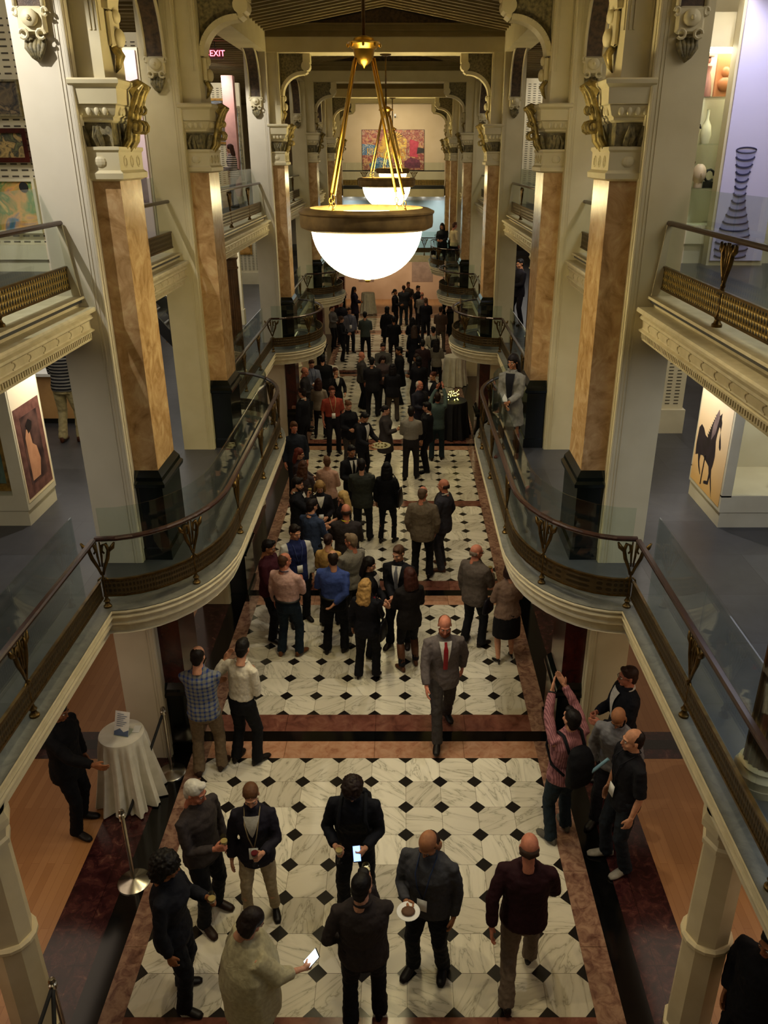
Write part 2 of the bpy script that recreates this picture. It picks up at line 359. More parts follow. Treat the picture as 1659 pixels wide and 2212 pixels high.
# cross bands between the tile fields
gaps = [(ends[i], secs[i + 1][0]) for i in range(len(secs) - 1)] + [(ends[-1], 39.4)]
for a, b in gaps:
    if b - a > .5:
        w = b - a
        flat('floor', -2.12, a, 2.08, a + .37 * w, 0, M['tanband']); flat('floor', -2.58, a + .37 * w, 2.58, a + .60 * w, 0.001, M['blackmarble']); flat('floor', -2.12, a + .60 * w, 2.08, b, 0, M['brownmarble'])
    elif b - a > .01: flat('floor', -2.12, a, 2.08, b, 0, M['brownmarble'])
for sx in (-1, 1):
    e = 2.12 if sx < 0 else 2.08
    flat('floor', sx * e, -1, sx * 2.335, 39.4, 0, M['pinkmarble'])
    flat('floor', sx * 2.335, -1, sx * 2.58, 39.4, 0, M['blackmarble'])
    flat('floor', sx * 2.58, -1, sx * 3.09, 39.4, 0, M['redmarble'])
    flat('floor', sx * 3.09, -1, sx * 8.2, 39.4, 0, M['wood'])
    for y0 in PY[:5]:
        flat('floor', sx * 3.05, y0 - .02, sx * 8.2, y0 + .5, .002, M['redmarble']); flat('floor', sx * 3.05, y0 + .16, sx * 8.2, y0 + .34, .003, M['blackmarble'])
flat('floor', -8.2, 39.4, 8.2, YEND, 0, M['wood'])
flat('floor', -8.2, -1.4, 8.2, -1.0, 0, M['wood'])
M['wallw'] = mat('warm wall', '#cbb48c', '#c0a87f', .7, scale=1)
M['wallp'] = mat('painted panel wall', '#b89576', '#a98666', .7, scale=1)
def wall(name, x0, y0, z0, x1, y1, z1, m): return struct(MB().box(x0, y0, z0, x1, y1, z1).build(name, m))
wall('wall_left', -8.3, -1.4, -.05, -8.2, YEND, 9.8, M['wallw']); wall('wall_right', 8.2, -1.4, -.05, 8.3, YEND, 9.8, M['wallw'])
wall('wall_back', -8.2, YEND, 2.5, 8.2, YEND + .1, 9.8, M['wallw']); wall('wall_back', -8.2, YEND, -.05, 8.2, YEND + .1, 2.5, M['wallp'])

# ------------------------------------------------------------------ balconies: slabs, soffits, cornices
FM = [(-.02, 2.788), (.035, 2.788), (.04, 2.775), (.04, 2.762), (.0, 2.755), (.0, 2.742), (.028, 2.728), (.036, 2.708), (.028, 2.69), (-.004, 2.682), (-.004, 2.64),
      (.012, 2.63), (.012, 2.612), (-.03, 2.604), (-.03, 2.578), (-.055, 2.568), (-.06, 2.50), (-.12, 2.50)]
FU = [(-.3, 5.742), (.03, 5.742), (.035, 5.72), (-.03, 5.715), (-.035, 5.64), (.12, 5.638), (.13, 5.62), (.13, 5.60), (.07, 5.585), (.06, 5.57), (.085, 5.55), (.09, 5.53), (.065, 5.51),
      (.055, 5.505), (.055, 5.44), (.06, 5.43), (.085, 5.42), (.085, 5.405), (.04, 5.395), (.035, 5.34), (.045, 5.33), (.045, 5.315), (.0, 5.29), (-.05, 5.28), (-.2, 5.28)]
for sx in (-1, 1):
    W_ = side_word(sx)
    mb = MB(); n = len(edge)
    vs = [(sx * x, y, ZM) for x, y in edge] + [(sx * 8.2, y, ZM) for x, y in edge]
    fs = [(i, i + 1, n + i + 1, n + i) for i in range(n - 1)]
    mb.add(vs, fs); struct(mb.build('floor', M['slate']))
    inner = [(x + .03, y) for x, y in edge]
    mb = MB(); vs = [(sx * x, y, 2.5) for x, y in inner] + [(sx * 8.2, y, 2.5) for x, y in inner]; mb.add(vs, fs); struct(mb.build('ceiling', M['creamw']))
    tag(MB().sweep(edge, [(-.26, 2.79), (-.26, 2.797), (.035, 2.797), (.035, 2.79)], sx).build('balcony_ledge', M['ledge'], smooth=False), 'grey stone ledge under the bronze rails along the %s lower balcony' % W_, 'ledge')
    tag(MB().sweep(edge, FM, sx).build('balcony_cornice', M['cornice']), 'cream moulded cornice bowing in and out along the %s lower balcony' % W_, 'cornice')
    # upper storey
    wall('floor', sx * 2.80, -1.0, ZU - .06, sx * 8.2, YEND, ZU, M['slate']); wall('ceiling', sx * 2.95, -1, 5.26, sx * 8.2, YEND, 5.3, M['creamw'])
    wall('ceiling', sx * 3.0, -1.0, 9.3, sx * 8.2, YEND, 9.36, M['ceiling'])
    mb = MB()
    for k in range(110):
        yy = -.6 + k * .4; mb.box(sx * 3.05, yy, 9.2, sx * 8.2, yy + .12, 9.3)
    struct(mb.build('ceiling', M['rib']))
    wall('wall_' + W_, sx * 2.57, -1, 9.03, sx * 3.05, YEND, 9.6, M['cream'])
    bays = [(-1.0, PY[0])] + [(PY[i] + DEP + .08, PY[i + 1]) for i in range(5)] + [(PY[5] + .95, YEND)]
    for i, (a, b) in enumerate(bays[:6]):
        c = thing('gallery_cornice', '', 'cornice')
        near = ['nearest, beside the camera', 'between the first and second pier', 'between the second and third pier', 'between the third and fourth pier', 'between the fourth and fifth pier', 'between the fifth and last pier'][i]
        tag(c, 'cream cornice of the %s upper gallery, %s' % (W_, near), 'cornice')
        MB().sweep([(2.80, a), (2.80, b)], FU, sx).build('moulding', M['cornice'], c)
        if i < 3:
            d = MB(); yy = a
            while yy < b - .05:
                d.box(sx * 2.755, yy, 5.345, sx * 2.735, yy + .022, 5.392); yy += .045
            d.build('dentil_row', M['cornice'], c)
            e = MB(); yy = a + .1
            while yy < b - .1:
                e.tube([(sx * 2.742, yy + .05 * math.sin(t), 5.473 + .03 * math.cos(t)) for t in [PI * k / 6 for k in range(7)]], .007, 5); yy += .3
            e.build('loop_carving', M['cornice'], c)

# ------------------------------------------------------------------ piers
ORD = ['nearest', 'second', 'third', 'fourth', 'fifth', 'last']
def curve_leaf(mb, x, y, z, sx, w, m=0):
    pass
def console_y(par, x, y, zb, sy):
    # console on a pier face that looks along y (sy -1 = towards the camera): leaf tip, shield with volutes, curved coffered soffit
    c = MB()
    for k in range(-2, 3):
        a = k * .035
        c.tube([(x + a * 1.1, y + sy * .015, zb + .17), (x + a, y + sy * .06, zb + .1), (x + a * .45, y + sy * .05, zb + .03), (x, y + sy * .02, zb - .01)], [.022, .026, .018, .006], 7)
    c.build('leaf_tip', M['olive'], par, smooth=True)
    c = MB(); z = zb + .17
    c.cbox(x - .12, y, z + .03, x + .12, y + sy * .07, z + .24, .02)
    c.ell((x, y + sy * .09, z + .15), (.075, .035, .07), 12, 7); c.ell((x, y + sy * .125, z + .15), (.022, .02, .022), 8, 5)
    for s in (-1, 1):
        c.tube([(x + s * (.075 + .036 * math.cos(t)), y + sy * .08, z + .03 + .036 * math.sin(t)) for t in [k * .7 for k in range(9)]], .013, 6)
        c.tube([(x + s * (.125 + .022 * math.cos(t)), y + sy * .06, z + .2 + .03 * math.sin(t)) for t in [k * .8 for k in range(8)]], .014, 6)
    c.build('shield', M['cream'], par, smooth='auto')
    # curved soffit
    P = []
    for k in range(11):
        t = PI / 2 * k / 10; P.append((y + sy * (.05 + .62 * (1 - math.cos(t))), z + .24 + (9.03 - z - .24) * math.sin(t)))
    top = [(y, 9.03), (y, z + .24)]
    MB().prism(P + [(y, 9.03)], 0, x - .105, x + .105).build('coffered_soffit', M['soffit'], par)
    b = MB()
    for s in (-1, 1):
        b.tube([(x + s * .12, p, q) for p, q in P], .022, 6)
    b.build('edge_band', M['cream'], par, smooth=True)
def console_x(par, sx, x, y, zb):
    # bracket on the inner face that carries the cross beam
    c = MB()
    for k in range(-1, 2):
        a = k * .04
        c.tube([(x - sx * .02, y + a * 1.2, zb + .2), (x - sx * .07, y + a, zb + .12), (x - sx * .04, y + a * .4, zb + .03), (x - sx * .01, y, zb - .02)], [.03, .035, .022, .006], 7)
    c.build('leaf_tip', M['gilt'], par, smooth=True)
    c = MB(); z = zb + .18
    c.cbox(x, y - .1, z, x - sx * .06, y + .1, z + .3, .02); c.ell((x - sx * .08, y, z + .08), (.05, .08, .08), 12, 7); c.ell((x - sx * .07, y, z + .25), (.04, .065, .06), 12, 7)
    c.build('shield', M['cream'], par, smooth='auto')
    # S-shaped band and its spandrel
    P = []
    for k in range(13):
        t = PI / 2 * k / 12; P.append((x - sx * (.02 + .52 * (1 - math.cos(t))), z + .3 + (8.66 - z - .3) * math.sin(t)))
    b = MB()
    prof = P + [(x - sx * .60, 8.70)]
    for (u0, w0), (u1, w1) in zip(prof[:-1], prof[1:]):
        dx, dz = u1 - u0, w1 - w0; L = math.hypot(dx, dz) or 1; nx, nz = -dz / L * .035, dx / L * .035
        b.prism([(u0 - nx, w0 - nz), (u1 - nx, w1 - nz), (u1 + nx, w1 + nz), (u0 + nx, w0 + nz)], 1, y - .15, y + .15)
    b.tube([(x - sx * .58, y - .16, 8.79), (x - sx * .58, y + .16, 8.79)], .1, 14)
    b.box(x - sx * .68, y - .15, 8.85, x - sx * .52, y + .15, 9.03)
    b.build('scroll_bracket', M['cream'], par)
    MB().prism(P + [(x - sx * .54, 9.03), (x, 9.03)], 1, y - .05, y + .05).build('spandrel', M['olive'], par)
def pier(i, sx):
    y = PY[i]; W_ = side_word(sx)
    lit = {0: 'nearest the camera', 5: 'at the far end of the hall'}.get(i, '%s from the camera' % ORD[i])
    t = thing('stone_pier', 'cream and tan marble pier on the %s side, %s' % (W_, lit), 'pillar', (sx * 2.8, y + .45, 0), 0, 'piers along the %s side' % W_)
    t.location = (0, 0, 0)
    s = MB(); s.box(sx * 2.60, y, 0, sx * 3.05, y + .95, 9.03)
    # rounded inner edge with fillets
    s.tube([(sx * 2.592, y + .022, 0.0), (sx * 2.592, y + .022, 9.03)], .022, 10); s.box(sx * 2.57, y + .05, 0, sx * 2.61, y + .13, 9.03); s.box(sx * 2.635, y - .006, 0, sx * 2.645, y + .01, 9.03)
    s.box(sx * 2.665, y - .006, 0, sx * 2.672, y + .01, 9.03)
    s.build('shaft', M['creamw'] if i in (0, 2) and sx < 0 else M['cream'], t)  # first and third left shafts get whiter cream: spot light painted into their colour
    yb, ye = y + .13, y + .80
    MB().box(sx * 2.31, yb, 3.80, sx * 2.62, ye, 6.8).build('marble_pilaster', M['tan'], t)
    MB().box(sx * 2.31, yb, .9, sx * 2.62, ye, 2.5).build('lower_pilaster', M['redpil'], t)
    for (z0, z1) in ((2.79, 3.66), (0, .86)):
        g = MB(); g.box(sx * 2.28, yb - .03, z0, sx * 2.63, ye + .03, z1); g.box(sx * 2.26, yb - .05, z0, sx * 2.63, ye + .05, z0 + .14)
        rg = lambda o, z: [(sx * (2.31 - o), yb - o, z), (sx * 2.63, yb - o, z), (sx * 2.63, ye + o, z), (sx * (2.31 - o), ye + o, z)]
        g.rings([rg(.03, z1), rg(.07, z1 + .02), rg(.075, z1 + .06), rg(.05, z1 + .09), rg(.045, z1 + .13), rg(.0, z1 + .2)])
        g.build('plinth', M['green'], t)
    rg = lambda o, z: [(sx * (2.31 - o), yb - o, z), (sx * 2.62, yb - o, z), (sx * 2.62, ye + o, z), (sx * (2.31 - o), ye + o, z)]
    c = MB(); c.rings([rg(.0, 6.78), rg(.055, 6.80), (rg(.06, 6.85)), rg(.03, 6.875), rg(.03, 7.03), rg(.045, 7.05), rg(.045, 7.075), rg(.0, 7.08)])
    yc = (yb + ye) / 2
    for k in range(3): # rosettes and fluting on the necking block
        c.tube([(sx * 2.278, yb + .14 + k * .2 + .045 * math.cos(a), 6.95 + .045 * math.sin(a)) for a in [j * PI / 4 for j in range(9)]], .009, 5)
    c.ell((sx * 2.46, yb - .03, 6.95), (.06, .02, .05), 10, 6)
    c.build('necking_block', M['cream'], t)
    d = MB(); d.box(sx * 2.33, yb + .02, 7.07, sx * 2.62, ye - .02, 7.30)
    rnd = random.Random(i)
    for k in range(9):
        xx = 2.36 + rnd.random() * .22; zz = 7.08
        d.tube([(sx * xx, yb + .01, zz), (sx * (xx + .01), yb - .03, zz + .08), (sx * (xx + (rnd.random() - .5) * .08), yb - .045, zz + .17)], [.02, .024, .01], 6)
        yy = yb + .05 + rnd.random() * .55
        d.tube([(sx * 2.32, yy, zz), (sx * 2.29, yy + .01, zz + .09), (sx * 2.26, yy + (rnd.random() - .5) * .06, zz + .18)], [.02, .026, .01], 6)
    d.build('carved_leaf_band', M['olive'], t, smooth='auto')
    e = MB(); e.rings([rg(-.01, 7.28), rg(.02, 7.30), rg(.02, 7.32), rg(.05, 7.34), rg(.08, 7.42)])
    for k in range(4):
        e.ell((sx * (2.34 + .075 * k), yb - .06, 7.375), (.027, .022, .042), 9, 6)
    for k in range(7): e.ell((sx * 2.245, yb + .06 + .09 * k, 7.375), (.022, .03, .042), 9, 6)
    e.build('egg_and_dart', M['cream'], t, smooth='auto')
    f = MB(); f.rings([rg(.07, 7.42), rg(.10, 7.43), rg(.11, 7.56), rg(.145, 7.59), rg(.15, 7.62), rg(.13, 7.635)]); f.build('abacus', M['cream'], t)
    # acanthus scroll that curls out from the inner face under the abacus
    h = MB()
    for k, yy in enumerate((yc - .12, yc, yc + .12)):
        w = .042 if k == 1 else .03
        h.tube([(sx * 2.30, yy, 7.06), (sx * 2.24, yy, 7.14), (sx * 2.22, yy, 7.24), (sx * 2.19, yy, 7.36), (sx * 2.15, yy, 7.46), (sx * 2.11, yy, 7.54), (sx * 2.05, yy, 7.60)], [w, w * 1.1, w, w * .95, w, w * .8, .01], 8)
        h.tube([(sx * (2.16 + .05 * math.cos(a)), yy, 7.25 + .05 * math.sin(a)) for a in [j * .75 for j in range(9)]], .018, 6)
        h.tube([(sx * (2.15 + .035 * math.cos(a)), yy, 7.40 + .035 * math.sin(a)) for a in [j * .75 for j in range(9)]], .015, 6)
    h.tube([(sx * 2.2, yc, 7.56), (sx * 2.12, yc, 7.6), (sx * 2.03, yc, 7.58)], [.08, .06, .02], 8)
    h.build('acanthus_scroll', M['gilt'], t, smooth='auto')
    u = MB(); u.box(sx * 2.33, yb + .03, 7.63, sx * 2.62, ye - .03, 9.05)
    for xx in (2.36, 2.395, 2.55): u.box(sx * xx, yb + .02, 8.02, sx * (xx + .016), yb + .04, 9.03)
    for yy in (yb + .06, ye - .09): u.box(sx * 2.32, yy, 8.02, sx * 2.335, yy + .02, 9.03)
    u.build('upper_shaft', M['cream'], t)
    console_x(t, sx, sx * 2.33, yc, 7.73)
    console_y(t, sx * 2.83, y, 7.76, -1); console_y(t, sx * 2.83, y + .95, 7.76, 1)
    return t
for i in range(6):
    for sx in (-1, 1): pier(i, sx)

# ------------------------------------------------------------------ hall ceiling: beams, gables, ribs
for i, y in enumerate(PY):
    yb, ye = y + .13, y + .80
    b = thing('ceiling_beam', 'cream cross beam over the %s pair of piers' % ORD[i], 'beam', (0, 0, 0), 0, 'cross beams of the hall ceiling')
    m = MB(); m.box(-2.6, yb, 9.05, 2.6, ye, 9.32); m.box(-2.6, yb - .02, 9.03, 2.6, ye + .02, 9.06); m.build('beam', M['cream'], b)
    m = MB()
    for k, (o, z0, z1) in enumerate(((.03, 9.32, 9.35), (.0, 9.35, 9.43), (.03, 9.43, 9.46), (.0, 9.46, 9.54), (.035, 9.54, 9.575))): m.box(-2.6, yb - o, z0, 2.6, ye + o, z1)
    m.build('moulding', M['ceiling'], b)
    MB().prism([(-1.55, 9.575), (1.55, 9.575), (0, 9.86)], 1, yb + .05, ye - .05).build('tympanum', M['soffit'], b)
yy0 = [-1.0] + [y + .8 for y in PY]; yy1 = [y + .13 for y in PY] + [YEND]
for a, b in zip(yy0, yy1):
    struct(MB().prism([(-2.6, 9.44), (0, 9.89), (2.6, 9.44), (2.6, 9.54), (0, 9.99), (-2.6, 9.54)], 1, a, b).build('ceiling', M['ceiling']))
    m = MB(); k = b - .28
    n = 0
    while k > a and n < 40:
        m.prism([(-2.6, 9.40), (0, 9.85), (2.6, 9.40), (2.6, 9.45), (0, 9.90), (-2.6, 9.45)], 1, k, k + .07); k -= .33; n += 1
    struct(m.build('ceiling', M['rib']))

# ------------------------------------------------------------------ mid-bay columns
def col_up(sx, y, lab):
    t = thing('fluted_column', lab, 'column', (sx * 2.98, y, ZM), 0, 'brown fluted columns of the lower balcony')
    p = MB()
    for z0, z1, r in ((0, .06, .2), (.06, .1, .19)): p.lathe(0, 0, [(r, z0), (r, z1)], 20)
    p.lathe(0, 0, [(.19, .1), (.195, .13), (.175, .15), (.16, .17), (.17, .19), (.15, .21)], 24); p.build('base', M['creamcol'], t, smooth='auto')
    MB().lathe(0, 0, [(.15, .2), (.148, .5), (.14, 2.2)], 96, 0, 20, .13).build('shaft', M['flut'], t)
    MB().lathe(0, 0, [(.135, 2.19), (.155, 2.2), (.155, 2.225), (.138, 2.235), (.138, 2.36), (.155, 2.38), (.17, 2.42)], 24).build('collar', M['flut'] if sx < 0 else M['creamcol'], t, smooth='auto')
    MB().lathe(0, 0, [(.17, 2.41), (.16, 2.43), (.15, 2.5)], 24).build('capital', M['creamcol'], t, smooth='auto')
def col_dn(sx, y, lab):
    t = thing('octagonal_column', lab, 'column', (sx * 2.84, y, 0), 0, 'cream octagonal columns under the balcony')
    MB().lathe(0, 0, [(.21, 0), (.21, .1), (.185, .12), (.18, 1.16)], 8).build('base', M['creamcol'], t)
    MB().lathe(0, 0, [(.19, 1.16), (.205, 1.18), (.205, 1.21), (.185, 1.23)], 16).build('ring', M['creamcol'], t)
    MB().lathe(0, 0, [(.175, 1.22), (.168, 2.2)], 8).build('shaft', M['creamcol'], t)
    MB().lathe(0, 0, [(.165, 2.18), (.19, 2.2), (.19, 2.24), (.17, 2.26), (.18, 2.34), (.22, 2.38), (.22, 2.44), (.2, 2.5)], 8).build('capital', M['creamcol'], t)
for k, y in enumerate((4.6, 16.2, 23.95, 31.2)):
    for sx in (-1, 1):
        wh = ['in the nearest bay', 'between the second and third piers', 'between the third and fourth piers', 'between the fourth and fifth piers'][k]
        if not (k == 0 and sx < 0): col_up(sx, y, '%s fluted column on the %s balcony %s' % ('dark brown' if sx < 0 else 'brown', side_word(sx), wh))
        col_dn(sx, y, 'cream octagonal column under the %s balcony %s' % (side_word(sx), wh))

# ------------------------------------------------------------------ railings
def ornate_post(par, x, y, z, ang, h=.72):
    # cast post: stepped foot, thin stem, two mirrored scrolls opening into a heart under the handrail; local plane along the rail
    p = MB(); ca, sa = math.cos(ang), math.sin(ang)
    L = lambda u, w: (x + ca * u, y + sa * u, z + w)
    p.lathe(x, y, [(.042, z), (.042, z + .025), (.03, z + .035), (.022, z + .06), (.034, z + .08), (.02, z + .1), (.013, z + .14), (.011, z + .3), (.02, z + .315), (.02, z + .33), (.012, z + .345), (.012, z + h * .55)], 12)
    pp = p.build('post', M['bronze'], par, smooth='auto')
    q = MB()
    for s in (-1, 1):
        q.tube([L(s * .01, h * .5), L(s * .03, h * .6), L(s * .075, h * .74), L(s * .095, h * .86), L(s * .075, h * .95), L(s * .04, h * .93), L(s * .03, h * .85), L(s * .05, h * .81)], [.012, .016, .02, .02, .018, .015, .012, .01], 7)
        q.tube([L(s * .01, h * .62), L(s * .02, h * .78), L(s * .018, h * .98)], [.008, .012, .008], 6)
        q.tube([L(s * .09, h * .84), L(s * .135, h * .90), L(s * .16, h * .97)], [.016, .024, .01], 6); q.tube([L(s * .02, h * .46), L(s * .05, h * .42), L(s * .06, h * .36), L(s * .035, h * .35)], [.008, .01, .01, .006], 6)
    q.build('scroll', M['bronze'], pp, smooth=True)
def subpath(pts, off, sx):
    return [(x + nx * off, y + ny * off) for x, y, nx, ny in offsets(pts)]
def along(pts, ds):
    out = []; acc = 0; L = [0]
    for a, b in zip(pts[:-1], pts[1:]): L.append(L[-1] + math.dist(a, b))
    for d in ds:
        d = d if d >= 0 else L[-1] + d
        for i in range(len(pts) - 1):
            if L[i] <= d <= L[i + 1] + 1e-9:
                t = (d - L[i]) / max(1e-9, L[i + 1] - L[i]); a, b = pts[i], pts[i + 1]
                out.append((a[0] + (b[0] - a[0]) * t, a[1] + (b[1] - a[1]) * t, math.atan2(b[1] - a[1], b[0] - a[0]))); break
    return out, L[-1]
def railing(pts, sx, z, lab, hr, pb, pt, ph, posts, glass=True, gz=1.03, gcut=1.2, friezem='frieze2', group=None, upper=False):
    t = thing('balcony_railing', lab, 'railing', (0, 0, 0), 0, group)
    rp = [(-.024, hr), (-.03, hr + .012), (-.03, hr + .026), (-.018, hr + .04), (.018, hr + .04), (.03, hr + .026), (.03, hr + .012), (.024, hr)]
    MB().sweep(pts, [(a, z + b) for a, b in rp], sx).build('handrail', M['rail'], t)
    MB().sweep(pts, [(-.006, z + pb + .01), (-.006, z + pt - .01), (.006, z + pt - .01), (.006, z + pb + .01)], sx).build('frieze', M[friezem], t)
    b = MB(); b.sweep(pts, [(-.014, z + pt - .02), (-.014, z + pt), (.014, z + pt), (.014, z + pt - .02)], sx); b.sweep(pts, [(-.014, z + pb), (-.014, z + pb + .02), (.014, z + pb + .02), (.014, z + pb)], sx)
    b.build('border', M['bronze'], t)
    P, L = along(pts, posts)
    for (x, y, a) in P: ornate_post(t, sx * x, y, z, a if sx > 0 else PI - a, ph)
    if glass:
        g = subpath(pts, -.17, sx); Q, L = along(g, [0]); n = max(1, round(L / gcut)); st = L / n
        gm = []; 
        for k in range(n):
            seg, _ = along(g, [k * st + .008] + [k * st + st * j / 6 for j in range(1, 6)] + [min(L, (k + 1) * st) - .008])
            MB().sweep([(p[0], p[1]) for p in seg], [(-.006, z + .02), (-.006, z + gz), (.006, z + gz), (.006, z + .02)], sx).build('glass_pane', M['glass'], t)
    return t
straights = [(-1.0, BOWS[0][0])] + [(BOWS[i][1], BOWS[i + 1][0]) for i in range(3)]
for sx in (-1, 1):
    W_ = side_word(sx)
    for k, (a, b) in enumerate(BOWS):
        path = [(x, y) for x, y in bow(a, b)]
        path = [(x + (.04 if x > 2.6 else 0), y) for x, y in path]
        pth = subpath(path, -.045, sx); _, L = along(pth, [0])
        wh = ['round the two nearest piers', 'round the third pier', 'round the fourth pier', 'at the far end of the hall'][k]
        posts = [.02, 1.0, 2.3, 4.1, 5.9, -2.3, -1.0] if k == 0 else [.02, 1.0, -1.0, -.02] + ([L / 2] if L > 4.5 else [])
        railing(pth, sx, ZM, 'bowed bronze and glass railing %s on the %s balcony' % (wh, W_), .755, .13, .33, .755, posts, friezem='frieze2' if k else 'frieze2')
    for k, (a, b) in enumerate(straights):
        wh = ['in the nearest bay', 'between the second and third piers', 'between the third and fourth piers', 'before the far end'][k]
        pth = [(2.665, a + .06), (2.665, b - .0)]
        n = int((b - a) // 1.7); posts = [-(1.7 * j) for j in range(1, n + 1)]
        railing(pth, sx, ZM, 'straight bronze and glass railing %s on the %s balcony' % (wh, W_), .755, .13, .33, .755, posts, gcut=1.4)
    for k, (a, b) in enumerate(bays[:6]):
        wh = ['nearest the camera', 'between the two nearest piers', 'between the second and third piers', 'between the third and fourth piers', 'between the fourth and fifth piers', 'at the far end'][k]
        pth = [(2.885, a), (2.885, b - .02)]
        L = b - a; posts = [L - 1.55 - 2.0 * j for j in range(int((L - 1.0) // 2.0) + 1) if L - 1.55 - 2.0 * j > .3] if k != 1 else [1.3]
        t = railing(pth, sx, ZU, 'bronze and glass railing of the %s upper gallery %s' % (W_, wh), .66, .07, .29, .66, posts, gz=.98, friezem='frieze' if k == 0 else 'frieze2')
        if k in (0, 2) :
            MB().prism([(sx * 2.91, 6.41), (sx * 2.86, 6.41), (sx * 2.79, 5.75), (sx * 2.87, 5.75)], 1, b - .04, b - .02).build('end_plate', M['case'], t)
# cross galleries at the far end
t = thing('cross_gallery', 'lower balcony crossing the far end of the hall with bronze railing', 'balcony')
MB().box(-2.25, 38.5, 2.5, 2.25, 39.42, 2.79).box(-2.6, 39.42, 2.5, 2.6, 40.4, 2.788).build('slab', M['cornice'], t); MB().box(-2.25, 38.52, 3.53, 2.25, 38.57, 3.57).build('handrail', M['rail'], t)
MB().box(-2.25, 38.54, 2.92, 2.25, 38.56, 3.12).build('frieze', M['frieze2'], t); MB().box(-2.25, 38.7, 2.8, 2.25, 38.71, 3.8).build('glass_pane', M['glass'], t)
for x in (-1.4, 0, 1.4): ornate_post(t, x, 38.55, 2.79, 0, .75)
t = thing('cross_gallery', 'upper balcony with black handrail below the big painting', 'balcony')
MB().box(-2.25, 38.5, 5.3, 2.25, 39.42, 5.62).box(-2.6, 39.42, 5.3, 2.6, YEND, 5.62).build('slab', M['cream'], t); MB().box(-2.25, 38.52, 6.34, 2.25, 38.57, 6.385).build('handrail', M['dark'], t)
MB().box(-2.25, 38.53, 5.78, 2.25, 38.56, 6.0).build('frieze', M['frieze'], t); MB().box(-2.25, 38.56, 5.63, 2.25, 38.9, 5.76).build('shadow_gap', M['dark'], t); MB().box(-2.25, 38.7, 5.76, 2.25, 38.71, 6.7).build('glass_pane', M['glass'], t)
for x in (-1.3, .9): ornate_post(t, x, 38.55, 5.74, 0, .6)
struct(MB().box(-2.25, 38.9, 5.70, 2.25, YEND, 5.74).build('floor', M['slate']))
# ------------------------------------------------------------------ chandeliers
def chandelier(y, lab):
    t = thing('chandelier', lab, 'chandelier', (0, y, 6.44), 0, 'alabaster bowl chandeliers')
    prof = []
    for k in range(15):
        a = PI / 2 * k / 14; prof.append((.555 * math.sin(a) + .001, -.08 - .52 * math.cos(a) + .0))
    inner = [(max(.001, r - .012), z + .01) for r, z in prof][::-1]
    MB().lathe(0, 0, prof + [(.555, .03)] + [(.543, .03)] + inner, 56).build('bowl', M['bowl'], t, smooth='auto')
    r = MB(); P = [(.56, -.10), (.60, -.115), (.655, -.09), (.66, -.08), (.665, -.045), (.662, .03), (.675, .045), (.675, .06), (.62, .085), (.56, .09), (.55, .07), (.55, -.08)]
    seg = 72; r.rings([[(p[0] * math.cos(2 * PI * i / seg), p[0] * math.sin(2 * PI * i / seg), p[1]) for i in range(seg)] for p in P], caps=False, closed=True)
    r.build('rim', M['rimbronze'], t, smooth='auto')
    for k in range(12):
        pass
    for k in range(4):
        a = PI / 4 * (2 * k + 1) + .12; bx, by = .50 * math.cos(a), .50 * math.sin(a); hx, hy = .12 * math.cos(a), .12 * math.sin(a)
        rod = MB().tube([(bx * .93 + hx * .02, by * .93, .22), (hx, hy, 1.38)], .015, 8).build('rod', M['brass'], t, smooth=True)
        c = MB()
        for j in range(3):
            z = .19 - j * .05; f = 1 + j * .02
            c.tube([(bx * (.94 + .02 * j) + (.016 * math.cos(q) if j % 2 else 0), by * (.94 + .02 * j) + (0 if j % 2 else .016 * math.cos(q)), z + .028 * math.sin(q)) for q in [w * PI / 4 for w in range(8)]], .005, 5, closed=True)
        c.tube([(bx * 1.0, by * 1.0, .07), (bx * .97, by * .97, .1)], .012, 6)
        c.build('chain', M['brass'], rod, smooth=True)
    h = MB(); h.lathe(0, 0, [(.001, 1.3), (.012, 1.32), (.05, 1.345), (.085, 1.38), (.095, 1.43), (.1, 1.46), (.125, 1.475), (.15, 1.5), (.15, 1.515), (.1, 1.53), (.09, 1.55), (.03, 1.57)], 28)
    for k in range(8):
        a = k * PI / 4; h.ell((.15 * math.cos(a), .15 * math.sin(a), 1.49), (.014, .014, .02), 7, 5)
    h.build('hub', M['brass'], t, smooth='auto')
    MB().tube([(0, 0, 1.55), (0, 0, 2.6)], .017, 8).build('stem', M['bronze'], t, smooth=True)
    MB().lathe(0, 0, [(.13, 2.6), (.12, 2.57), (.03, 2.54)], 20).build('canopy', M['bronze'], t, smooth='auto')
    MB().lathe(0, 0, [(.02, -.63), (.03, -.61), (.02, -.595), (.012, -.59)], 12).build('finial', M['brass'], t, smooth='auto')
chandelier(8.53, 'large glowing alabaster bowl chandelier nearest the camera, hung on four brass rods')
chandelier(20.2, 'middle glowing bowl chandelier, smaller and half hidden behind the nearest one')
chandelier(34.96, 'farthest bowl chandelier, only its upper rim seen in front of the painting')

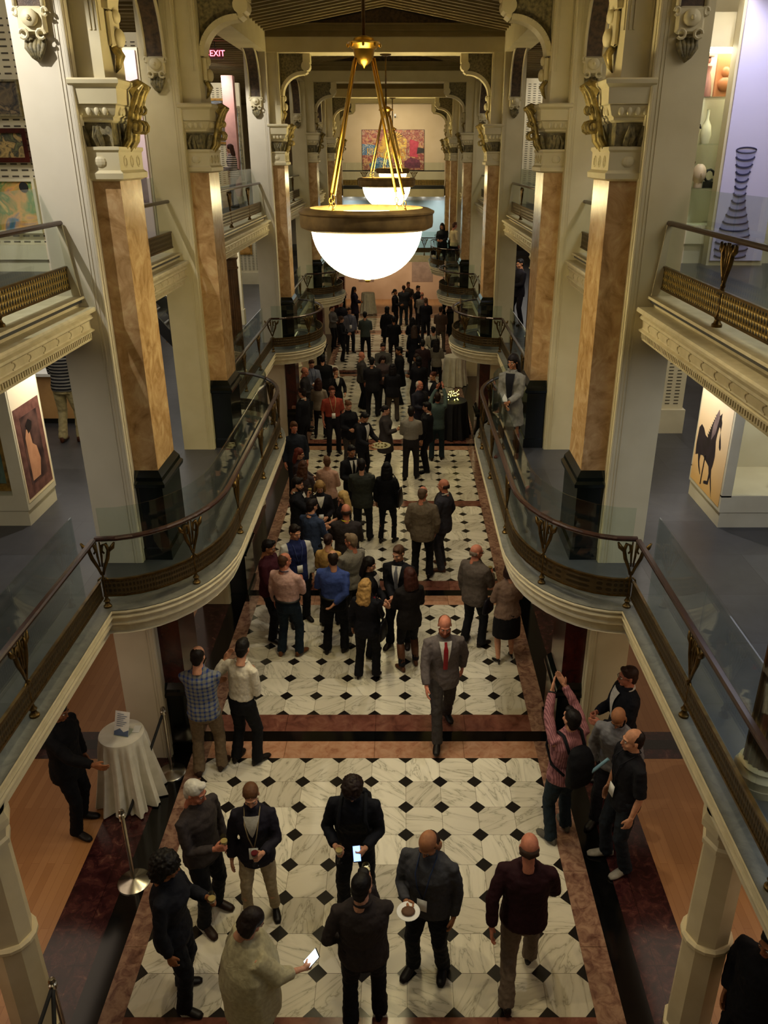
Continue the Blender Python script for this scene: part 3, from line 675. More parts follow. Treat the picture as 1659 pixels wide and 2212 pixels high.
# ------------------------------------------------------------------ far wall
PT = {}
def paintmat(name, cols, scale=3, seed=0., cell=True):
    m, nt, b = newmat(name); b.inputs['Roughness'].default_value = .55
    mp = N(nt, 'Mapping'); mp.inputs['Location'].default_value = (seed, seed * .7, seed * 1.3); t = N(nt, 'TexCoord'); nt.links.new(t.outputs['Object'], mp.inputs[0])
    nz = N(nt, 'TexNoise'); nz.inputs['Scale'].default_value = scale; nz.inputs['Detail'].default_value = 4; nz.inputs['Distortion'].default_value = .8; nt.links.new(mp.outputs[0], nz.inputs['Vector'])
    if cell:
        vo = N(nt, 'TexVoronoi'); vo.inputs['Scale'].default_value = scale * 1.4; ad = N(nt, 'VectorMath', operation='ADD'); nt.links.new(mp.outputs[0], ad.inputs[0]); nt.links.new(nz.outputs[1], ad.inputs[1]); nt.links.new(ad.outputs[0], vo.inputs['Vector'])
        sp = N(nt, 'SeparateColor'); nt.links.new(vo.outputs['Color'], sp.inputs[0]); src = sp.outputs[0]
    else: src = nz.outputs[0]
    rp = ramp(nt, [((i + .0) / (len(cols)) if cell else .25 + .5 * i / len(cols), c) for i, c in enumerate(cols)], 'CONSTANT' if cell else 'LINEAR'); nt.links.new(src, rp.inputs[0]); nt.links.new(rp.outputs[0], b.inputs['Base Color']); return m
def patch(mb, poly, y, m): mb.add([(x, y, z) for x, z in poly], [tuple(range(len(poly)))], m)
t = thing('painting', 'large multicoloured abstract painting in reds and yellows on the far wall', 'painting')
pr_ = MB(); x0, x1, z0, z1 = -1.58, 1.46, 6.32, 8.12
pr_.box(x0, 43.5, z0, x1, 43.56, z1, 0); y = 43.497
pm = [paintmat('painted reds', ['#8a4a3a', '#b0654a', '#c0905a', '#8c3c30', '#b08a6a'], 5, 1), paintmat('painted yellows', ['#d8a83a', '#c98a2c', '#b9a06a', '#e0b850', '#a8773a'], 4, 2), paintmat('painted blues', ['#1f4a72', '#2f6f9a', '#17304e', '#5a8fae', '#cfc7a8'], 9, 3),
      mat('painted pink', '#c23c4c', '#a92c3c', .6), mat('painted dark', '#21180f', '#35281b', .6), mat('painted plum', '#5a2030', '#7a3040', .6, scale=9)]
patch(pr_, [(x0 + .9, 6.9), (.55, 6.8), (.62, 7.7), (.1, 8.08), (-.5, 7.95), (-.75, 7.4)], y, 1); patch(pr_, [(x0, 7.0), (-.9, 7.0), (-.85, 7.45), (x0, 7.5)], y - .002, 2)
patch(pr_, [(-1.2, 6.38), (-.2, 6.36), (-.1, 6.75), (-.75, 6.92), (-1.25, 6.6)], y - .004, 2); patch(pr_, [(.75, 6.95), (1.15, 6.9), (1.2, 7.6), (.75, 7.72)], y - .004, 3)
patch(pr_, [(.5, 6.4), (1.3, 6.42), (1.25, 6.78), (.8, 6.9), (.5, 6.7)], y - .004, 5); patch(pr_, [(1.15, 7.35), (1.46, 7.3), (1.46, 7.1), (1.1, 7.05)], y - .006, 4)
for k in range(8):
    xx = -1.35 + k * .11; patch(pr_, [(xx, 6.98), (xx + .05, 6.98), (xx + .07, 7.3), (xx + .02, 7.32)], y - .006, 1)
for k in range(9):
    a = .3 + k * .3; patch(pr_, [(-.05, 7.72), (-.05 + .5 * math.cos(a), 7.74 + .34 * math.sin(a)), (-.02 + .5 * math.cos(a + .12), 7.74 + .34 * math.sin(a + .12))], y - .006, 4)
pr_.build('canvas', pm, t)
MB().box(x0 - .02, 43.54, z0 - .02, x1 + .02, 43.59, z1 + .02).build('frame', M['redpil'], t)
t = thing('security_camera', 'small white camera on the far wall above the painting', 'camera')
MB().box(.0, 43.5, 8.72, .09, 43.6, 8.83).build('bracket', M['white'], t); MB().box(.01, 43.38, 8.66, .08, 43.52, 8.73).build('housing', M['dark'], t)
# frosted glass screen with downlights behind the lower cross gallery
M['aqua'] = mat('frosted blue glass', '#d3e2de', '#c8dad6', .25, scale=1)
t = thing('glass_screen', 'pale blue glass wall under a row of small lamps at the far end', 'glass wall')
MB().box(-2.5, 41.7, 2.8, 2.5, 41.74, 5.0).build('panel', M['aqua'], t); MB().box(-2.5, 41.6, 5.0, 2.5, 41.8, 5.3).build('header', M['white'], t); MB().box(-2.62, 41.6, 2.8, -2.5, 41.8, 5.1).build('jamb', M['dark'], t)
m = MB()
for k in range(7): m.ell((-2.1 + k * .7, 41.5, 5.2), (.035, .035, .03), 8, 6)
m.build('lamp', emis('small lamp glow', (1, .97, .9), 6), t)
struct(MB().box(-8.2, 40.4, 2.5, 8.2, YEND, 2.79).build('floor', M['slate']))
for k, (x0, x1, z0, z1) in enumerate(((-1.9, -1.1, .9, 1.9), (.9, 2.0, .9, 2.2))):
    MB_ = MB().box(x0, YEND - .02, z0, x1, YEND, z1).build('wall_panel', M['wallw'] if k == 2 else mat('dark panel', '#8a6f5c', '#7a604e', .6)); tag(MB_, 'square grey brown panel on the far ground wall, %s' % ('left one' if k == 0 else 'right one'), 'panel')
# ------------------------------------------------------------------ exit signs
def exit_sign(x, y, z, lab, rz=0):
    t = thing('exit_sign', lab, 'sign', (x, y, z), rz)
    MB().box(-.17, 0, -.1, .17, .05, .1).build('box', mat('sign box', '#5a0f18', '#4a0c14', .4), t)
    c = bpy.data.curves.new('letters', 'FONT'); c.body = '<EXIT'; c.size = .16; c.align_x = 'CENTER'; c.align_y = 'CENTER'; c.extrude = .004
    o = bpy.data.objects.new('letters', c); COL.objects.link(o); dg = bpy.context.evaluated_depsgraph_get(); me = bpy.data.meshes.new_from_object(o.evaluated_get(dg)); bpy.data.objects.remove(o)
    me.materials.clear(); me.materials.append(emis('red letter glow', (1, .12, .18), 4, (.6, .05, .05)))
    l = bpy.data.objects.new('letters', me); COL.objects.link(l); l.parent = t; l.rotation_euler = (R(90), 0, 0); l.location = (0, -.006, 0)
    MB().tube([(0, .025, .1), (0, .025, .33)], .01, 6).build('hanger', M['dark'], t)
exit_sign(-3.62, 19.6, 8.98, 'red lit exit sign with arrow hanging in the left upper gallery')
exit_sign(3.70, 19.6, 8.98, 'red lit exit sign mostly hidden behind a bracket in the right upper gallery', R(70))

# ------------------------------------------------------------------ display cases and pictures of the galleries
def slots(mb, x0, x1, y, z0, z1, m=1, rows=.055, cw=.14):
    z = z0 + .03
    while z < z1 - .03:
        x = x0 + .04
        while x < x1 - .09: mb.box(x, y - .004, z, x + .075, y + .004, z + .016, m); x += cw
        z += rows
def vplane(mb, poly, X, s, m):   # polygon (y, z) on a plane x = X
    mb.add([(X, y, z) for y, z in poly], [tuple(range(len(poly)))], m)
# right: case with the horse poster on its side
t = thing('display_case', 'tall cream glass fronted case with a horse picture on its side, right balcony', 'display case')
m = MB(); m.box(4.26, 9.02, 2.79, 7.6, 10.12, 3.0); m.box(4.24, 9.0, 3.0, 7.6, 10.12, 3.22); m.box(4.24, 9.0, 4.95, 7.6, 10.12, 5.26); m.box(4.24, 9.0, 3.2, 4.36, 10.12, 5.0); m.box(4.3, 10.0, 3.2, 7.6, 10.12, 5.0)
m.build('body', M['case'], t); MB().box(4.36, 9.02, 3.22, 7.6, 9.03, 4.95).build('glass_front', M['cglass'], t)
X = 4.236; mh = MB()
def gradposter(name, c_top, c_bot, z0, z1):
    mm, nt, b = newmat(name); b.inputs['Roughness'].default_value = .5; tc = N(nt, 'TexCoord'); sp = N(nt, 'SeparateXYZ'); nt.links.new(tc.outputs['Object'], sp.inputs[0])
    f = mathn(nt, 'DIVIDE', mathn(nt, 'SUBTRACT', sp.outputs[2], z0), z1 - z0); rp = ramp(nt, [(0, c_bot), (1, c_top)]); nt.links.new(f, rp.inputs[0]); nt.links.new(rp.outputs[0], b.inputs['Base Color']); return mm
mh.box(X, 9.05, 3.05, X + .01, 10.08, 4.93, 0)
horse = [(10.02, 3.86), (9.95, 3.93), (9.86, 3.9), (9.78, 3.83), (9.70, 3.82), (9.66, 3.93), (9.61, 4.05), (9.55, 4.15), (9.48, 4.21), (9.42, 4.22), (9.37, 4.27), (9.365, 4.2), (9.33, 4.15), (9.335, 4.02), (9.335, 3.9), (9.31, 3.82), (9.27, 3.79), (9.25, 3.83), (9.285, 3.92), (9.31, 3.97), (9.355, 4.07), (9.39, 4.08), (9.42, 3.98), (9.43, 3.86), (9.40, 3.76), (9.385, 3.66), (9.40, 3.55), (9.43, 3.46), (9.40, 3.36), (9.34, 3.22), (9.31, 3.1), (9.36, 3.2), (9.44, 3.35), (9.455, 3.27), (9.46, 3.23), (9.6, 3.19), (9.62, 3.21), (9.6, 3.235), (9.5, 3.27), (9.49, 3.38), (9.53, 3.47), (9.63, 3.5), (9.76, 3.54), (9.84, 3.52), (9.85, 3.42), (9.82, 3.36), (9.76, 3.27), (9.77, 3.25), (9.86, 3.34), (9.9, 3.42), (9.93, 3.5), (10.02, 3.46), (10.04, 3.6)]
horse = [(a, 3.06 + (b - 3.1) * .93) for a, b in horse]
def tri(mb, poly, X, mi):
    from mathutils.geometry import tessellate_polygon
    tr = tessellate_polygon([[Vector((0, a, b)) for a, b in poly]]); mb.add([(X, a, b) for a, b in poly], [tuple(q) for q in tr], mi)
tri(mh, horse, X - .002, 1)
for k in range(9): vplane(mh, [(9.49 + k * .021, 4.07 - k * .037), (9.56 + k * .021, 4.08 - k * .037), (9.51 + k * .021, 4.02 - k * .037)], X - .003, 1, 1)
vplane(mh, [(9.47, 4.17), (9.42, 4.08), (9.47, 3.86), (9.58, 3.74), (9.59, 3.9), (9.53, 4.08)], X - .004, 1, 2); mh.tube([(X - .003, 9.68, 3.5), (X - .003, 9.70, 3.1)], .008, 5, 1)
mh.build('horse_poster', [gradposter('poster ground', '#fff0d2', '#e0b064', 3.05, 4.9), mat('dark statue print', '#241c1a', '#33282a', .5, scale=8), mat('highlight print', '#8a7672', '#6a5856', .5, scale=8)], t)
g = tag(MB().tube([(5.1, 9.3, 3.9), (5.25, 9.3, 3.98), (5.5, 9.3, 4.06), (5.7, 9.3, 4.1)], [.012, .03, .04, .02], 8).tube([(5.2, 9.3, 3.95), (5.22, 9.3, 3.8), (5.28, 9.3, 3.72)], .012, 6).build('animal_sculpture', M['bronze'], smooth=True), 'small dark bronze animal sculpture inside the case with the horse picture', 'sculpture')
# left: case with framed paintings and a poster side
t = thing('display_case', 'cream case of gold framed paintings with a portrait poster side, left balcony', 'display case')
m = MB(); m.box(-4.26, 9.07, 2.79, -7.6, 9.9, 3.0); m.box(-4.24, 9.05, 3.0, -7.6, 9.9, 3.2); m.box(-4.24, 9.05, 5.0, -7.6, 9.9, 5.26); m.box(-4.24, 9.05, 3.2, -4.40, 9.9, 5.0); m.box(-4.3, 9.75, 3.2, -7.6, 9.9, 5.0); m.build('body', M['case'], t)
MB().box(-4.40, 9.07, 3.2, -7.6, 9.08, 5.0).build('glass_front', M['cglass'], t)
X = -4.236; mh = MB(); mh.box(X - .01, 9.09, 3.08, X, 9.87, 5.0, 0); mh.box(X - .002, 9.12, 3.12, X + .003, 9.83, 4.25, 1); mh.box(X, 9.25, 3.26, X + .005, 9.72, 4.12, 2)
tri(mh, [(9.3, 3.3), (9.52, 3.3), (9.6, 3.5), (9.55, 3.68), (9.46, 3.74), (9.44, 3.9), (9.36, 3.95), (9.3, 3.85)], X + .007, 3); tri(mh, [(9.4, 3.88), (9.5, 3.92), (9.54, 4.0), (9.45, 4.06), (9.36, 4.0)], X + .008, 4)
mh.build('portrait_poster', [gradposter('cream poster', '#fff0d0', '#f0d8a8', 3.05, 5.0), mat('printed brown frame', '#7a5044', '#5a362c', .5, scale=12), mat('printed dark ground', '#6a4a40', '#2c1a18', .5, scale=4), mat('printed skin', '#d39a72', '#bf8560', .5), mat('printed hair', '#1a1210', '#241815', .5)], t)
def picture(name, lab, x0, x1, y, z0, z1, fm, cm, fw=.07, cat='painting', par=None):
    t = thing(name, lab, cat, ((x0 + x1) / 2, y, z0))
    cx = (x0 + x1) / 2; w = (x1 - x0) / 2; h = z1 - z0
    f = MB()
    for (a, b, c, d) in ((-w, 0, w, fw), (-w, h - fw, w, h), (-w, fw, -w + fw, h - fw), (w - fw, fw, w, h - fw)): f.box(a, -.04, b, c, .02, d)
    f.build('frame', fm, t); MB().box(-w + fw * .8, -.01, fw * .8, w - fw * .8, .015, h - fw * .8).build('canvas', cm, t); return t
picture('painting', 'dark green seascape in a gold frame inside the left case', -5.7, -4.41, 9.2, 3.22, 4.04, M['gold'], paintmat('seascape', ['#1e2c24', '#3f5a4a', '#6a7a66', '#2a3028'], 2, 4, False), .09)
picture('painting', 'brown framed picture above the seascape in the left case', -5.7, -4.42, 9.22, 4.12, 4.9, M['redpil'], paintmat('pale picture', ['#8a7460', '#c0a888', '#6a5440'], 3, 5, False), .1)
# left upper gallery: slotted panels hung with paintings
t = thing('picture_wall', 'slotted cream display panel on a boxed base in the left upper gallery', 'display panel')
m = MB(); m.box(-7.6, 9.9, 5.74, -3.72, 10.3, 5.88); m.box(-7.6, 9.86, 5.88, -3.7, 10.3, 6.04); m.box(-7.6, 10.0, 6.04, -3.68, 10.3, 9.0); slots(m, -5.6, -3.72, 10.0, 6.03, 8.4, rows=.065, cw=.12); m.build('panel', [M['case'], mat('slot shadow', '#4a4234', '#3a3328', .8)], t)
picture('painting', 'dark brown baroque picture, topmost on the left slotted panel', -5.6, -3.85, 9.95, 7.40, 7.76, M['olive'], paintmat('dark figures', ['#1c1a16', '#3a3428', '#6b5a3c', '#221f1a', '#8a7450'], 6, 6, False), .02)
picture('painting', 'painting of tangled yellow and green figures in a brown frame on the left slotted panel', -5.6, -3.85, 9.95, 6.93, 7.28, M['redpil'], paintmat('tangled figures', ['#3c3a24', '#8a7440', '#b89a5a', '#2a2a1c', '#6a6a3c'], 9, 7, False), .05)
t = picture('painting', 'bright landscape with a black disc, lowest on the left slotted panel', -5.5, -3.85, 9.95, 6.17, 6.76, M['case'], paintmat('orange and blue landscape', ['#2f5a4a', '#3f6a8a', '#e0a050', '#5a8a4a', '#e8c070'], 3.2, 8, False), .03)
t = thing('wall_disc', 'black oval disc in the bright landscape painting', 'disc'); bpy.data.objects.remove(t)
d = MB().lathe(0, 0, [(.05, 0), (.05, .012)], 20).build('dark_disc', M['dark'], bpy.data.objects[[o.name for o in bpy.data.objects if o.get('label', '').startswith('bright landscape')][0]]); d.rotation_euler = (R(90), 0, 0); d.location = (.69, -.012, .50); d.scale = (1, 1.1, 1)
# right upper gallery: shelf case with small sculptures and the vase banner
t = thing('display_case', 'glass shelf case of small sculptures in the right upper gallery', 'display case')
m = MB(); m.box(3.7, 10.7, 5.74, 6.2, 11.2, 5.98); m.box(3.68, 10.66, 5.98, 6.2, 11.2, 6.2); m.box(3.7, 11.1, 6.2, 6.2, 11.2, 8.9); m.box(3.68, 10.7, 8.15, 6.2, 11.2, 8.5); m.build('body', M['case'], t)
MB().box(3.7, 10.68, 6.2, 6.2, 10.69, 8.15).build('glass_front', M['cglass'], t)
for z in (6.62, 7.12, 7.63): MB().box(3.7, 10.72, z, 6.2, 11.1, z + .012).build('shelf', M['cglass'], t)
MB().box(3.75, 10.72, 8.12, 5.4, 11.0, 8.148).build('strip_lamp', emis('case lamp glow', (1, .93, .75), 9), t)
def figurine(x, z, h, c, lab, kind='lady'):
    m = MB(); y = 10.9
    if kind == 'lady': m.lathe(x, y, [(.07, z), (.075, z + .1 * h), (.055, z + .45 * h), (.035, z + .6 * h), (.05, z + .75 * h), (.02, z + .82 * h)], 14); m.ell((x, y, z + .9 * h), (.03, .032, .045), 10, 7); m.lathe(x, y, [(.06, z + h * .97), (.06, z + h), (.01, z + h)], 12)
    elif kind == 'head': m.ell((x, y, z + .16), (.085, .095, .12), 16, 10); m.tube([(x, y, z), (x, y, z + .1)], .05, 10); m.ell((x, y - .1, z + .15), (.014, .02, .025), 8, 5)
    elif kind == 'vessel': m.lathe(x, y, [(.05, z), (.07, z + .1), (.055, z + .2), (.018, z + .27), (.018, z + .38), (.022, z + .38)], 16)
    elif kind == 'relief': m.box(x - .11, y, z, x + .11, y + .04, z + h); m.ell((x, y, z + .14), (.08, .04, .08), 12, 8); m.ell((x, y, z + .27), (.05, .035, .06), 12, 8)
    elif kind == 'abstract': m.tube([(x - .09, y, z + .2), (x, y, z + .28), (x + .09, y, z + .3), (x, y, z + .12), (x - .04, y, z)], [.02, .06, .02, .05, .06], 8)
    elif kind == 'bird': m.tube([(x - .03, y, z), (x - .05, y, z + .16), (x, y, z + .26), (x + .06, y, z + .2), (x + .09, y, z + .17)], [.06, .07, .04, .025, .005], 8)
    elif kind == 'ring': m.tube([(x + .06 * math.cos(a), y, z + .14 + .07 * math.sin(a)) for a in [k * .7 for k in range(9)]], .015, 6); m.box(x - .06, y - .03, z, x + .06, y + .03, z + .07)
    o = m.build('sculpture', mat('sculpture colour', c, None, .5, scale=10), smooth='auto'); tag(o, lab, 'sculpture')
figurine(4.0, 7.642, .44, '#9a6450', 'reddish standing lady figurine with a flat hat on the top glass shelf'); figurine(4.22, 7.642, .46, '#c07848', 'orange terracotta relief plaque on the top glass shelf', 'relief')
figurine(3.93, 7.132, .3, '#2a1c16', 'dark bird shaped sculpture on the middle glass shelf', 'bird'); figurine(4.08, 7.132, .3, '#e8dcb0', 'cream bottle shaped vessel on the middle glass shelf', 'vessel')
figurine(3.90, 6.632, .3, '#5a3020', 'brown abstract wooden carving on the lower glass shelf', 'abstract'); figurine(4.07, 6.632, .3, '#d8b898', 'pale stone portrait head on the lower glass shelf', 'head'); figurine(4.2, 6.632, .3, '#1c1a18', 'black ring handled object beside the pale stone head', 'ring')
t = thing('vase_banner', 'tall lilac banner printed with a ringed blue glass vase, right upper gallery', 'banner')
# the banner hangs on the side of a case that runs away from the hall
b = MB(); x0, x1, yy = 4.20, 4.84, 10.45
b.box(x0, yy, 5.80, x1, yy + .03, 9.0, 0)
cx = 4.44
vp = [(.19, 5.84), (.21, 5.98), (.2, 6.12), (.15, 6.28), (.1, 6.42), (.075, 6.55), (.07, 6.68), (.08, 6.8), (.1, 6.93), (.12, 7.06)]
tri_p = [(cx - r, z) for r, z in vp] + [(cx + r, z) for r, z in vp[::-1]]
from mathutils.geometry import tessellate_polygon
trs = tessellate_polygon([[Vector((a, c, 0)) for a, c in tri_p]]); b.add([(a, yy - .003, c) for a, c in tri_p], [tuple(q) for q in trs], 1)
for k in range(15):
    z = 5.87 + k * .08; r = np.interp(z, [p[1] for p in vp], [p[0] for p in vp]); b.tube([(cx + r * math.cos(a), yy - .005, z - .04 * math.sin(a)) for a in [PI * j / 10 for j in range(11)]], .011, 5, 2)
b.tube([(cx + .12 * math.cos(a), yy - .005, 7.06 + .03 * math.sin(a)) for a in [PI * j / 8 for j in range(16)]], .008, 5, 2)
b.build('printed_sheet', [mat('lilac sheet', '#c3bee0', '#bdb8dc', .5, scale=1), mat('blue glass print', '#9c9bc2', '#8583b0', .5, scale=6), mat('dark ring print', '#34345c', '#25254a', .5)], t)
MB().box(x0 - .03, yy + .03, 5.74, x1 + .03, yy + .2, 9.0).build('backing_board', M['case'], t)
# further pictures along both galleries
def gpic(x0, x1, y, z0, z1, lab, cols, fm='gold', seed=1.): picture('painting', lab, x0, x1, y, z0, z1, M[fm], paintmat('gallery picture', cols, 3, seed, False), .06)
def panelwall(x0, x1, y, z0, z1, lab, c='case'):
    t = thing('louvered_screen', lab, 'display screen'); m = MB(); m.box(x0, y, z0, x1, y + .25, z0 + .4); m.box(x0 + .03, y + .08, z0 + .4, x1 - .03, y + .25, z1); slots(m, x0 + .05, x1 - .05, y + .08, z0 + .45, z1 - .1); m.build('panel', [M[c], mat('slot shadow', '#4a4234', '#3a3328', .8)], t)
panelwall(-5.6, -3.9, 15.6, ZU, 8.9, 'slotted cream panel in the left upper gallery behind the second pier')
panelwall(-6.2, -4.3, 26.0, ZU, 8.9, 'slotted cream panel in the left upper gallery behind the woman in stripes')
panelwall(-5.2, -3.9, 22.0, ZM, 5.1, 'slotted cream panel on the left lower balcony behind the brown column')
panelwall(-6.0, -4.6, 29.5, ZM, 5.1, 'slotted cream panel farther along the left lower balcony')
panelwall(3.6, 5.0, 12.7, ZM, 5.1, 'grey slotted screen on the right balcony behind the horse picture')
panelwall(3.7, 5.2, 24.5, ZU, 8.9, 'cream panel in the right upper gallery behind the second pier')
gpic(-5.25, -4.75, 26.06, 7.3, 8.5, 'tall gold framed painting behind the striped woman, upper left gallery', ['#3a4a5a', '#8a94a0', '#5a4a3a'], seed=3)
gpic(-4.7, -4.35, 26.06, 6.3, 8.3, 'dark teal portrait at the right end of the upper left panel', ['#1a2c2c', '#2e5a58', '#b8c4c0', '#101a1a'], 'olive', seed=9)
gpic(3.85, 4.45, 12.76, 4.1, 4.9, 'pale drawing in a dark frame on the grey slotted screen', ['#8a8078', '#a89c90', '#77706a'], 'dark', seed=5)
gpic(4.3, 4.8, 24.56, 7.1, 7.9, 'small dark framed picture in the right upper gallery', ['#b0a8a8', '#78707a', '#d8d0cc'], 'dark', seed=6)
gpic(-5.0, -4.1, 22.06, 3.6, 4.9, 'dark gold framed painting on the left lower balcony behind the column', ['#4a4038', '#26231d', '#6b5a40'], seed=7)
gpic(-5.5, -4.9, 29.56, 3.8, 4.9, 'ornate golden frame farther along the left lower balcony', ['#7a5a28', '#c09048', '#5a4420'], seed=8)
for (sx, y, z, c, lab) in ((-1, 24.2, ZU, '#cf9a94', 'pinkish upright panel in the left upper gallery'), (1, 25.4, ZU, '#a9adc0', 'grey blue upright panel in the right upper gallery')):
    t = thing('upright_screen', lab, 'display screen'); MB().box(sx * 4.15, y, z, sx * 4.45, y + .3, z + 3.2).build('board', mat('tinted board', c, None, .6), t); MB().box(sx * 4.13, y - .02, z, sx * 4.47, y + .32, z + .2).build('base', M['case'], t)
t = thing('lit_banner', 'pale pink lit banner between the first two piers of the left upper gallery', 'banner'); MB().box(-3.42, 13.0, ZU, -3.9, 13.06, 8.36).build('sheet', mat('pale pink sheet', '#f0d8dc', '#ead0d6', .6), t)
q = MB(); q.box(-3.46, 12.99, 6.35, -3.62, 13.0, 6.75); q.build('printed_picture', mat('plum print', '#6a5068', '#8a7088', .6, scale=12), t); MB().box(-3.4, 13.06, ZU, -3.92, 13.2, 8.4).build('backing_board', M['case'], t)
# walls behind the cases, a desk and the stair
t = thing('counter', 'cream counter with a tan front on the left balcony beside the striped shirt visitor', 'counter')
MB().box(-7.0, 13.2, ZM + .1, -5.0, 13.6, ZM + .85).build('front', mat('tan front', '#c69a64', '#bb8f5a', .6), t); MB().box(-7.05, 13.1, ZM + .85, -4.95, 13.7, ZM + .9).build('top', M['white'], t); MB().box(-6.95, 13.25, ZM, -5.05, 13.55, ZM + .1).build('toe_kick', M['dark'], t)
t = thing('staircase', 'grey steel staircase with glass sides on the left balcony between the first two piers', 'stairs')
m = MB()
for k in range(10): m.box(-3.75 - k * .2, 16.05, ZM + .1 + k * .23, -3.5 - k * .2, 17.2, ZM + .14 + k * .23)
m.build('tread', M['steel'], t)
for yy in (16.0, 17.2): MB().prism([(-3.4, ZM), (-3.6, ZM), (-5.6, ZM + 2.3), (-5.6, ZM + 2.5), (-5.4, ZM + 2.5)], 1, yy, yy + .05).build('stringer', M['dark'], t)
MB().prism([(-3.45, ZM + .25), (-5.5, ZM + 2.45), (-5.5, ZM + 2.9), (-3.45, ZM + 1.0)], 1, 15.97, 15.98).build('glass_side', M['cglass'], t)
MB().tube([(-3.45, 15.97, ZM + 1.0), (-5.0, 15.97, ZM + 2.45)], .03, 8).build('handrail', M['steel'], t)
for x, z in ((-3.5, 0), (-4.2, .75)): MB().tube([(x, 15.97, ZM + z), (x, 15.97, ZM + 1.0 + z)], .025, 8).build('baluster', M['dark'], t)

# ------------------------------------------------------------------ tables, stanchions and small things on the ground floor
def draped_table(x, y, rt, rb, h, lab, cm, tag2):
    t = thing('cocktail_table', lab, 'table', (x, y, 0))
    MB().lathe(0, 0, [(.2, 0), (.2, .02), (.03, .05), (.03, h - .03), (rt - .02, h - .03), (rt - .02, h - .01)], 24).build('pedestal', M['steel'], t, smooth='auto')
    seg = 96; rs = []
    for f, z in ((1, h), (1.02, h - .02), (1.0, h - .12), (.97, h * .55), (1.0, .3), (1.04, .02)):
        fold = 0 if z > h - .05 else .05 * (1 - z / h) + .01; r0 = rt + (rb - rt) * (1 - z / h)
        rs.append([((r0 * f + fold * math.sin(11 * a + math.sin(3 * a)) + .6 * fold * math.sin(23 * a)) * math.cos(a), (r0 * f + fold * math.sin(11 * a + math.sin(3 * a)) + .6 * fold * math.sin(23 * a)) * math.sin(a), z) for a in [2 * PI * k / seg for k in range(seg)]])
    c = MB(); c.rings(rs[::-1]); o = c.build('tablecloth', M[cm], smooth='auto'); o.location = (x, y, 0); tag(o, tag2, 'tablecloth'); return t
draped_table(-2.86, 7.38, .25, .33, .96, 'tall round table by the rope posts, bottom left', 'cloth', 'white floor length cloth on the table beside the silhouetted visitor')
draped_table(-1.98, 24.6, .36, .42, .98, 'round table at the left under the second balcony bow', 'cloth', 'off white cloth on the distant table at the left')
draped_table(1.70, 20.9, .40, .46, 1.0, 'round table with small lights by the right balcony', 'darkcloth', 'black floor length cloth under the yellow table lights')
draped_table(2.1, 26.2, .33, .38, .98, 'round table at the right under the second balcony bow', 'cloth', 'dim white cloth on the distant table at the right')
draped_table(-1.25, 39.4, .3, .34, .98, 'round table at the far end on the left', 'cloth', 'pale cloth on the farthest table at the left')
t = thing('card_stand', 'clear sign holder with a printed sheet standing on the white table', 'sign', (-2.84, 7.34, .966), R(-12))
m = MB(); m.add([(-.09, -.02, 0), (.09, -.02, 0), (.09, .09, .26), (-.09, .09, .26)], [(0, 1, 2, 3)]); m.build('sheet', M['white'], t)
m = MB(); m.add([(-.088, -.022, .004), (.088, -.022, .004), (.088, .008, .07), (.03, -.006, .045), (-.02, .012, .08), (-.088, -.005, .045)], [(0, 1, 2, 3, 4, 5)])
for k in range(7): yy = .02 + k * .009; zz = .11 + k * .02; m.add([(-.06, yy - .004, zz), (.02 + .04 * ((k * 7) % 3) / 2, yy - .004, zz), (.02 + .04 * ((k * 7) % 3) / 2, yy - .001, zz + .006), (-.06, yy - .001, zz + .006)], [(0, 1, 2, 3)])
m.build('printing', mat('blue grey ink', '#5a6a8a', '#46546e', .6), t)
MB().box(-.09, -.03, 0, .09, .12, .004).build('foot', M['glass'], t)
t = tag(MB().box(-2.74, 7.38, .965, -2.66, 7.5, .969).build('paper_slip', M['white']), 'small white paper slip lying on the table by the printed sheet', 'paper')
def stanchion(x, y, lab, r=.17):
    t = thing('stanchion', lab, 'rope post', (x, y, 0), 0, 'chrome rope posts')
    MB().lathe(0, 0, [(r, 0), (r, .012), (r * .9, .022), (.05, .05), (.03, .06)], 36).build('base', M['steel'], t, smooth='auto')
    MB().lathe(0, 0, [(.02, .05), (.02, .9)], 14).build('pole', M['steel'], t, smooth='auto')
    MB().lathe(0, 0, [(.022, .89), (.034, .9), (.034, .94), (.022, .95), (.03, .97), (.02, .995), (.001, 1.0)], 18).build('cap', M['steel'], t, smooth='auto')
    return (x, y, .92)
def rope(a, b, sag, lab):
    P = []
    for k in range(13):
        f = k / 12; P.append((a[0] + (b[0] - a[0]) * f, a[1] + (b[1] - a[1]) * f, a[2] + (b[2] - a[2]) * f - sag * 4 * f * (1 - f)))
    t = thing('barrier_rope', lab, 'rope'); MB().tube(P, .017, 8).build('cord', M['black'], t, smooth=True)
    MB().tube(P[:2], .014, 8).build('hook_end', M['steel'], t); MB().tube(P[-2:], .014, 8).build('hook_end', M['steel'], t)
s1 = stanchion(-2.47, 6.16, 'chrome rope post standing on the black border stripe, lower left'); s2 = stanchion(-2.5, 7.80, 'chrome rope post beside the dark plinth of the left pier'); s3 = stanchion(-2.45, 4.35, 'chrome rope post cut by the bottom left corner')
rope(s2, (-2.78, 7.0, .1), -.0, 'black rope hanging from the post beside the left pier'); rope(s3, (-2.6, 3.4, .5), .05, 'black rope running down from the bottom left post'); rope(s3, (-2.2, 3.5, .3), .05, 'second black rope from the bottom left post')
stanchion(-3.35, 10.2, 'chrome rope post on the oak floor behind the left pier')
t = thing('light_cluster', 'cluster of tiny yellow lights on the black table', 'table lights', (1.74, 20.8, 1.005))
m = MB(); rr = random.Random(3)
